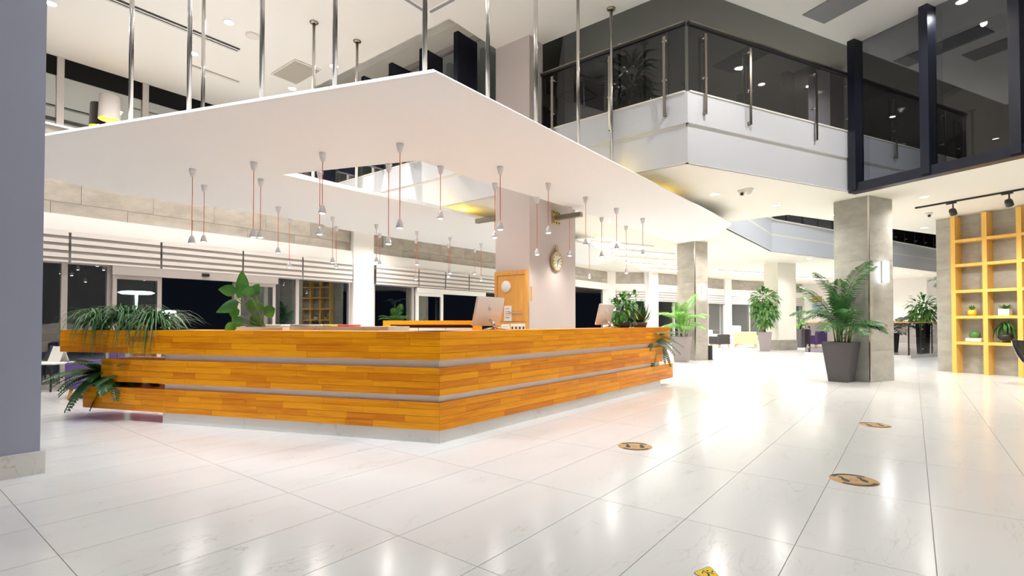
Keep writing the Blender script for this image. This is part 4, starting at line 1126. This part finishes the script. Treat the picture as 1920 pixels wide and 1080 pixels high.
# warm uplights added on the canopy to tint the soffit yellow
for u, v, sgn, lb in ((1215, 342, .7, 'first added small warm uplight on the canopy top under the balcony'), (1290, 377, .7, 'second added small warm uplight on the canopy top under the balcony'), (850, 398, .7, 'added small warm uplight on the canopy back left of the mauve column'), (905, 411, .6, 'added small warm uplight on the canopy back beside the mauve column')):
    q = G(u, v, ZK) + d2 * sgn
    t_ = thing('added_canopy_uplight', lb, 'uplight', Vector((q.x, q.y, ZK + .12)), 0, 'added warm uplights on the canopy')
    MB().lathe([(0, 0), (.06, 0), (.06, .03), (.045, .035)], 16).build('body', M['white'], t_)
    MB().disc(.045, .034, 16).build('lens', M['gold'], t_)
    l_ = bpy.data.lights.new('lamp_light', 'POINT'); l_.energy = 5; l_.color = (1, .70, .10); l_.shadow_soft_size = .04
    lamp(l_, t_, (0, 0, .09))
# cameras
def dome_cam(p, label, lens=True):
    t_ = thing('security_camera', label, 'camera', p)
    MB().lathe([(0, 0), (.085, 0), (.08, -.035), (.06, -.045)], 18).build('base', M['white'], t_)
    MB().lathe([(.055, -.04), (.056, -.07), (.04, -.105), (0, -.115)], 18).build('ball', M['white'], t_)
    if lens: MB().lathe([(0, -.03), (.03, -.03), (.03, .02), (0, .02)], 12).build('lens', M['black'], t_, (-.02, -.045, -.08))
dome_cam(G(1391, 357, ZS), 'white dome camera with black lens under the balcony')
dome_cam(G(1404, 354, ZS), 'white camera turned away, right of the dome camera with lens', False)
dome_cam(G(1741, 399, ZS), 'small camera below the track rail, near the concrete wall')
tk = thing('track_light', 'black ceiling track with two spotlights over the bookcase', 'track light', G(1716, 388.5, ZS), A2 - R(90))
MB().box(0, 4.2, -.018, .018, -.04, 0).build('rail', M['black'], tk)
a0 = G(1716, 388.5, ZS)
for u in (1790, 1896):
    x = along(a0, a0 + dg, u)
    h_ = MB().box(x - .12, x + .06, -.02, .02, -.07, -.04).tube([(x, 0, -.06), (x, 0, -.20)], .014, 8).build('spot_arm', M['black'], tk)
    hd_ = MB().lathe([(0, .09), (.05, .085), (.065, .05), (.065, -.05), (.05, -.06)], 16).build('spot_head', M['black'], h_, (x, 0, -.26)); hd_.rotation_euler = (R(-35), 0, 0)
    o = MB().disc(.052, -.055, 16, up=False).build('spot_lens', M['lens'], h_, (x, 0, -.26)); o.rotation_euler = (R(35), 0, 0); hd_.rotation_euler = (R(35), 0, 0)
    lamp(spot(130, WARM, 95, .05), tk, (x, .06, -.36), (R(35), 0, 0))
rd = thing('alarm_beacon', 'small red alarm device under the soffit left of the mauve column', 'alarm', G(871, 408.5, ZS))
MB().lathe([(0, 0), (.06, 0), (.055, -.05), (0, -.06)], 14).build('body', M['red'], rd)

# ------------------------------------------------------------------ floor stickers
def sticker(u, v, label):
    t_ = thing('floor_sticker', label, 'sticker', G(u, v), R(-8), 'round floor stickers')
    MB().lathe([(0, .0018), (.168, .0018), (.17, .0)], 40).build('disc', M['sticker'], t_)
    for a0_ in (35, 215):
        vs, fs = [], []
        for i in range(13):
            w = R(a0_ + 110 * i / 12)
            vs += [(.128 * math.cos(w), .128 * math.sin(w), .0024), (.166 * math.cos(w), .166 * math.sin(w), .0024)]
        for i in range(12): fs.append((2 * i, 2 * i + 1, 2 * i + 3, 2 * i + 2))
        MB().add(vs, fs).build('printed_arc', M['ink'], t_)
    MB().lathe([(.022, .0020), (.022, .0026), (.030, .0026), (.030, .0020)], 20).build('printed_ring', M['grey'], t_)
    for s_ in (-1, 1):
        fp = MB()
        fp.prism([(s_ * .068 + .024 * math.cos(w) , -.015 + .05 * math.sin(w)) for w in [2 * math.pi * k / 14 for k in range(14)]], .0020, .0026)
        fp.prism([(s_ * .068 + .018 * math.cos(w) , .058 + .022 * math.sin(w)) for w in [2 * math.pi * k / 12 for k in range(12)]], .0020, .0026)
        fp.build('footprint', M['ink'], t_)
sticker(1190.5, 837, 'round brown floor sticker closest to the counter')
sticker(1601, 900, 'biggest looking round brown floor sticker')
sticker(1640, 797, 'round brown floor sticker nearest the bookcase')
ct = thing('caution_sticker', 'yellow triangular slip warning sticker at the picture bottom', 'sticker', G(1333, 1076))
q = [G(1297, 1075) - G(1333, 1076), G(1331, 1061) - G(1333, 1076), G(1366, 1100) - G(1333, 1076)]
def tri(k, z0, z1, rad):
    cen = sum(q, Vector()) / 3; pts = []
    for i in range(3):
        c_ = cen + (q[i] - cen) * k; pr, nx = cen + (q[i - 1] - cen) * k, cen + (q[(i + 1) % 3] - cen) * k
        a_, b_ = c_ + (pr - c_).normalized() * rad, c_ + (nx - c_).normalized() * rad
        for s_ in range(6):
            f_ = s_ / 5; pts.append((a_ * (1 - f_) ** 2 + c_ * 2 * f_ * (1 - f_) + b_ * f_ * f_).xy)
    return MB().prism([(p_[0], p_[1]) for p_ in pts], z0, z1)
tri(1.0, .0, .0015, .03).build('border', M['ink'], ct)
tri(.94, .0015, .0022, .027).build('face', M['caution'], ct)
fg = MB(); cen = sum(q, Vector()) / 3
def ip(u, v): return G(u, v) - G(1333, 1076)
for pts in ([(1317, 1073), (1323, 1073), (1327, 1076), (1331, 1080)], [(1325, 1075), (1332, 1075), (1338, 1077)], [(1317, 1070), (1321, 1071)], [(1317, 1073), (1317, 1076)], [(1335, 1074), (1336, 1071)], [(1328, 1077), (1329, 1084), (1333, 1088)]):
    for a_, b_ in zip(pts[:-1], pts[1:]):
        A_, B_ = ip(*a_), ip(*b_); dv = (B_ - A_).normalized(); nn = Vector((-dv.y, dv.x, 0)) * .003
        fg.prism([((A_ - nn).x, (A_ - nn).y), ((B_ - nn).x, (B_ - nn).y), ((B_ + nn).x, (B_ + nn).y), ((A_ + nn).x, (A_ + nn).y)], .0022, .0026)
c_ = ip(1326.5, 1071); fg.prism([(c_.x + .005 * math.cos(w), c_.y + .007 * math.sin(w)) for w in [2 * math.pi * k / 10 for k in range(10)]], .0022, .0026)
o = fg.build('slipping_figure', M['ink'], ct); o['kind'] = 'stuff'

# ------------------------------------------------------------------ table lamp on the window ledge
q = D(205, 228, 11.3)
tl = thing('table_lamp', 'table lamp with white drum shade and gold lining on the upper window ledge', 'lamp', (q.x, q.y, 4.971))
MB().lathe([(0, 0), (.10, 0), (.11, .04), (.05, .14), (.10, .30), (.15, .44), (.14, .54), (.07, .62), (.03, .65)], 22).build('base', M['glasspot'], tl)
MB().tube([(0, 0, .64), (0, 0, .95)], .012, 8).build('neck', M['brass'], tl)
MB().lathe([(.225, .70), (.205, 1.19), (.20, 1.19)], 30).build('shade', M['shade'], tl)
MB().lathe([(.22, .703), (.20, 1.185), (0, 1.185)], 30).build('shade_lining', M['gold'], tl)
MB().lathe([(0, .76), (.03, .78), (.04, .82), (.03, .87), (.015, .90)], 12).build('bulb', M['bulb'], tl)
pl_ = bpy.data.lights.new('lamp_light', 'POINT'); pl_.energy = 12; pl_.color = (1, .75, .35); pl_.shadow_soft_size = .05
lamp(pl_, tl, (0, 0, .72)); tl.scale = (.9, .9, 1.07)

# ------------------------------------------------------------------ left corner furniture
wt = thing('side_table', 'low white side table on dark splayed legs beside the blue grey pillar', 'table', G(94, 733))
MB().rbox(-.42, .25, -.22, .3, .49, .52, .01).build('tabletop', M['white'], wt)
for x, y in ((-.3, -.15), (.16, -.17), (.2, .2), (-.3, .22)): MB().tube([(x * .85, y * .8, .49), (x, y, 0)], [.024, .014], 8).build('leg', M['black'], wt)
st_ = thing('leaflet_stand', 'white leaflet stand leaning on the low white table', 'stand', G(94, 733) + Vector((.0, .05, .52)), R(-10))
o = MB().box(-.13, .13, 0, .012, 0, .30).build('board', M['paper'], st_); o.rotation_euler = (R(-20), 0, 0)
o = MB().box(-.1, .1, .0, .01, 0, .26).build('prop', M['paper'], st_, (0, .2, 0)); o.rotation_euler = (R(20), 0, 0)
def armchair(loc, rz, fab, leg, label, w=.72, d=.7, hs=.42, hb=.82, arm=.6, legh=.17):
    t_ = thing('armchair', label, 'armchair', loc, rz)
    MB().rbox(-w / 2 + .09, w / 2 - .09, -d / 2, d / 2 - .14, legh, hs, .03).build('seat', fab, t_)
    b_ = MB().rbox(-w / 2, w / 2, d / 2 - .14, d / 2, legh, hb, .035).build('backrest', fab, t_)
    for s_ in (-1, 1): MB().rbox(min(s_ * w / 2, s_ * (w / 2 - .09)), max(s_ * w / 2, s_ * (w / 2 - .09)), -d / 2, d / 2 - .14, legh, arm, .025).build('armrest', fab, t_)
    for x in (-1, 1):
        for y in (-1, 1): MB().tube([(x * (w / 2 - .08), y * (d / 2 - .08), legh), (x * (w / 2 - .04), y * (d / 2 - .04), 0)], [.024, .016], 8).build('leg', leg, t_)
    return t_
armchair((-7.05, 8.75, 0), R(-60), M['purple'], M['legw'], 'purple armchair behind the fern at the left counter end')
armchair((-6.15, 9.1, 0), R(-80), M['purple'], M['legw'], 'second purple armchair, glimpsed between the counter bands')
# lounge furniture
armchair(D(1349, 651, 25.4).xy.to_3d(), R(200), M['dgrey'], M['legw'], 'charcoal armchair with honey wood legs turned from the viewer', .72, .7, .42, .66, .55)
armchair(D(1399, 650, 25.6).xy.to_3d(), R(150), M['creamf'], M['legw'], 'cream armchair left of the round headed tree', 1.0, .8, .42, .78)
armchair(D(1384, 645, 28.5).xy.to_3d(), R(10), M['lilac'], M['legw'], 'lilac high backed armchair by the lounge windows', .7, .7, .45, 1.05)
armchair(D(1335, 640, 28.0).xy.to_3d(), R(30), M['whitepot'], M['legw'], 'white armchair half hidden by the slim column')
armchair(D(1507, 640, 29.0).xy.to_3d(), R(-30), M['purple'], M['legw'], 'purple armchair beyond the cream column')
armchair(D(1530, 645, 25.5).xy.to_3d(), R(-160), M['purple'], M['legw'], 'purple armchair seen through the stair balustrade glass')
tb = thing('coffee_table', 'small wire coffee table between the charcoal and cream armchairs', 'table', D(1369, 650, 27.2).xy.to_3d())
MB().rbox(-.22, .22, -.22, .22, .40, .43, .01).build('tabletop', M['white'], tb)
for x in (-.18, .18):
    for y in (-.18, .18): MB().tube([(x, y, .4), (x, y, 0)], .012, 6).build('leg', M['steel'], tb)
bx = thing('floor_speaker', 'narrow black and white upright box beside the slim column', 'speaker', D(1331, 673, 17.1).xy.to_3d(), A2)
MB().rbox(-.11, .02, -.1, .1, .015, .48, .01).build('black_body', M['black'], bx)
MB().rbox(.02, .09, -.1, .1, .015, .48, .01).build('white_side', M['white'], bx)
for x in (-.09, .07): MB().box(x - .01, x + .01, -.08, .08, 0, .015).build('foot', M['black'], bx)
# black lounge chair at the right edge
lc = thing('lounge_chair', 'black tufted shell lounge chair at the right picture edge', 'chair', (10.45, 9.95, 0), R(0))
prof = [(-.50, .86), (-.47, .74), (-.41, .58), (-.32, .44), (-.20, .34), (-.05, .30), (.25, .31), (.42, .34)]
def shell(off, w, th):
    vs, fs = [], []; n = 9
    for i, (x, z) in enumerate(prof):
        a_ = prof[max(i - 1, 0)]; b_ = prof[min(i + 1, len(prof) - 1)]
        t = Vector((b_[0] - a_[0], b_[1] - a_[1])).normalized(); nn = Vector((-t.y, t.x))
        for k in range(n):
            y = -w / 2 + w * k / (n - 1); cv = .06 * (abs(2 * k / (n - 1) - 1) ** 2)
            vs.append((x + nn.x * (off + cv), y, z + nn.y * (off + cv)))
        for k in range(n):
            y = -w / 2 + w * k / (n - 1); cv = .06 * (abs(2 * k / (n - 1) - 1) ** 2)
            vs.append((x + nn.x * (off + th + cv), y, z + nn.y * (off + th + cv)))
    m2 = 2 * n
    for i in range(len(prof) - 1):
        for k in range(n - 1):
            fs.append((i * m2 + k, i * m2 + k + 1, (i + 1) * m2 + k + 1, (i + 1) * m2 + k))
            fs.append((i * m2 + n + k, (i + 1) * m2 + n + k, (i + 1) * m2 + n + k + 1, i * m2 + n + k + 1))
        for k in (0, n - 1): fs.append((i * m2 + k, (i + 1) * m2 + k, (i + 1) * m2 + n + k, i * m2 + n + k))
    for i in (0, len(prof) - 1):
        for k in range(n - 1): fs.append((i * m2 + k, i * m2 + k + 1, i * m2 + n + k + 1, i * m2 + n + k))
    return MB().add(vs, fs, True)
shell(0, .78, .015).build('shell', M['steel'], lc)
shell(.016, .76, .07).build('cushion', M['leather'], lc)
for i in range(1, 6):
    for k in range(4):
        x, z = prof[i]; y = -.27 + .18 * k
        MB().lathe([(0, .012), (.016, .006), (.018, -.01)], 8).build('button', M['black'], lc, (x + .085, y, z + .055))
MB().tube([(0, 0, .30), (0, 0, .06)], .03, 10).build('pedestal', M['chrome'], lc)
for a_ in (45, 135, 225, 315): MB().tube([(0, 0, .07), (math.cos(R(a_)) * .36, math.sin(R(a_)) * .36, .015)], [.03, .014], 8).build('foot', M['chrome'], lc)
lc.rotation_euler.z = R(-78)

# ------------------------------------------------------------------ stair balustrade
ba = [Vector((11.25, 19.8, 0)), Vector((13.7, 17.8, 0)), Vector((16.3, 19.5, 0)), Vector((17.9, 20.4, 0))]
for k, (a, b) in enumerate(zip(ba[:-1], ba[1:])):
    d = b - a; L = d.length
    r_ = thing('stair_balustrade', ['smoked glass stair balustrade behind the big palm', 'smoked glass stair balustrade between column and concrete wall', 'end piece of the smoked glass balustrade by the concrete wall'][k], 'balustrade', a, math.atan2(d.y, d.x))
    MB().box(0, L, -.06, .12, 0, .10).build('curb', M['plinth'], r_)
    n = max(1, round(L / 1.0))
    for i in range(n):
        MB().box(L * i / n + .01, L * (i + 1) / n - .01, .0, .012, .1, 1.22).build('pane', M['glasss'], r_)
        p_ = MB().box(L * i / n + .12, L * i / n + .18, .03, .06, .1, 1.1).build('post', M['bronze'], r_)
        for z in (.3, 1.0): MB().tube([(L * i / n + .15, -.03, z), (L * i / n + .15, .05, z)], .022, 8).build('clamp', M['steel'], p_)
    MB().box(0, L, -.03, .04, 1.22, 1.26).build('handrail', M['legw'], r_)

# ------------------------------------------------------------------ far lounge walls
def facade(name, a, b, bays, z_top=ZS):
    d = Vector((b[0] - a[0], b[1] - a[1], 0)); L = d.length; rz = math.atan2(d.y, d.x)
    r_ = root(name, (a[0], a[1], 0), rz)
    MB().box(0, L, -.1, .15, 2.95, 3.28).build('white_band', M['white'], r_)
    MB().box(0, L, .0, .15, 3.28, z_top).build('panel_strip', M['conc'], r_)
    for k in range(int(L / 1.2)): MB().box(k * 1.2 + .003, k * 1.2 + 1.197, -.03, 0, 3.30, z_top - .01).build('wall_panel', M['conc'], r_)
    for x in (0, L): MB().box(x - .35, x + .35, -.16, .2, 0, z_top).build('pilaster', M['white'], r_)
    xs = [.35 + (L - .7) * i / bays for i in range(bays + 1)]
    window_bay(r_, xs[0], xs[-1], xs[1:-1])
    return r_, xs
fz = [('wall_lounge_1', W(24.6, W12), (7.4, 27.4), 3), ('wall_lounge_2', (7.4, 27.4), (13.3, 32), 4), ('wall_lounge_3', (13.3, 32), (20.5, 36), 4)]
fl_l = ['striped blind of the first lounge window bay beyond the mauve column', 'striped blind of the lounge window bay behind the slim column', 'striped blind of the lounge window bay behind the cream column']
for (nm, a, b, bays), lb in zip(fz, fl_l):
    r_, xs = facade(nm, a, b, bays)
    for i in range(bays):
        blind(r_, xs[i], xs[i + 1], f'{lb}, {ordn[i]} pane')
wall_ab('wall_far', (20.5, 36, 0), (24.6, 30.5, 0), 0, ZS, M['white'])
wall_ab('wall_far_right', (24.6, 30.5, 0), (40, 26, 0), 0, ZS, M['white'])
for k, (u, v, m_, lb) in enumerate(((1533, 561, 'picture', 'small orange picture on the far white wall'), (1533, 577, 'picture2', 'small blue picture under the orange one on the far white wall'))):
    dv = Vector((4.1, -5.5, 0)).normalized(); k_ = (u - 960) / F
    s_ = (k_ * 36 - 20.5) / (dv.x - k_ * dv.y); q = Vector((20.5, 36, 0)) + dv * s_
    z = EYE + (HOR - v) * q.y / F
    f_ = thing('framed_picture', lb, 'picture', Vector((q.x, q.y, z)) + Vector((-.8, -.6, 0)) * .012, math.atan2(dv.y, dv.x))
    MB().box(-.38, .38, -.02, 0, -.26, .26).build('frame', M['white'], f_)
    MB().box(-.32, .32, -.024, -.02, -.20, .20).build('print', M[m_], f_)

# ------------------------------------------------------------------ upper floor: stair flight seen through the railing
sf = thing('staircase', 'grey stair flight with dark handrail seen dimly through the balcony glass', 'staircase', W(11.5, 4.4, ZF + .03), A1 - R(90))
for k in range(12): MB().box(-k * .3, -k * .3 + .3, 0, 1.4, k * .17, k * .17 + .17).build('step', M['upgrey'], sf)
MB().add([(.3, -.05, -.0), (-3.6, -.05, 2.1), (-3.6, -.05, 2.45), (.3, -.05, .35), (.3, 0, 0), (-3.6, 0, 2.1), (-3.6, 0, 2.45), (.3, 0, .35)], [(0, 1, 2, 3), (7, 6, 5, 4), (0, 4, 5, 1), (3, 2, 6, 7), (0, 3, 7, 4), (1, 5, 6, 2)]).build('stringer', M['bronze'], sf)
MB().tube([(.3, -.02, 1.1), (-3.6, -.02, 3.2)], .03, 8).build('handrail', M['black'], sf)
for k in range(7): MB().tube([(.2 - k * .6, -.02, .2 + k * .34), (.2 - k * .6, -.02, 1.15 + k * .33)], .014, 6).build('baluster', M['steel'], sf)
pu = MB().box(0, .6, 0, .6, ZF, ZU).build('column', M['mauve'], None, D(1556, 150, 13.4).xy.to_3d(), A2)
tag(pu, 'beige square pillar on the upper floor beside the curtain wall', 'column')

# ------------------------------------------------------------------ outdoor lamps
for (u, v, y, r_, lb) in ((256, 549, 18.5, .55, 'round glowing garden lamp seen through the left door leaf'), (318, 585, 21, .24, 'small glowing garden lamp in the black doorway')):
    q = D(u, v, y)
    t_ = thing('garden_lamp', lb, 'lamp', (q.x, q.y, -.13))
    MB().tube([(0, 0, 0), (0, 0, q.z + .1)], .05, 10).build('post', M['steel'], t_)
    MB().lathe([(0, -.05), (r_ * .8, -.05), (r_, .0), (r_ * .8, .05), (0, .07)], 26).build('lamp_head', M['outdoor'], t_, (0, 0, q.z + .13))
print('wood strips', nstrip, 'objects', len(bpy.data.objects))
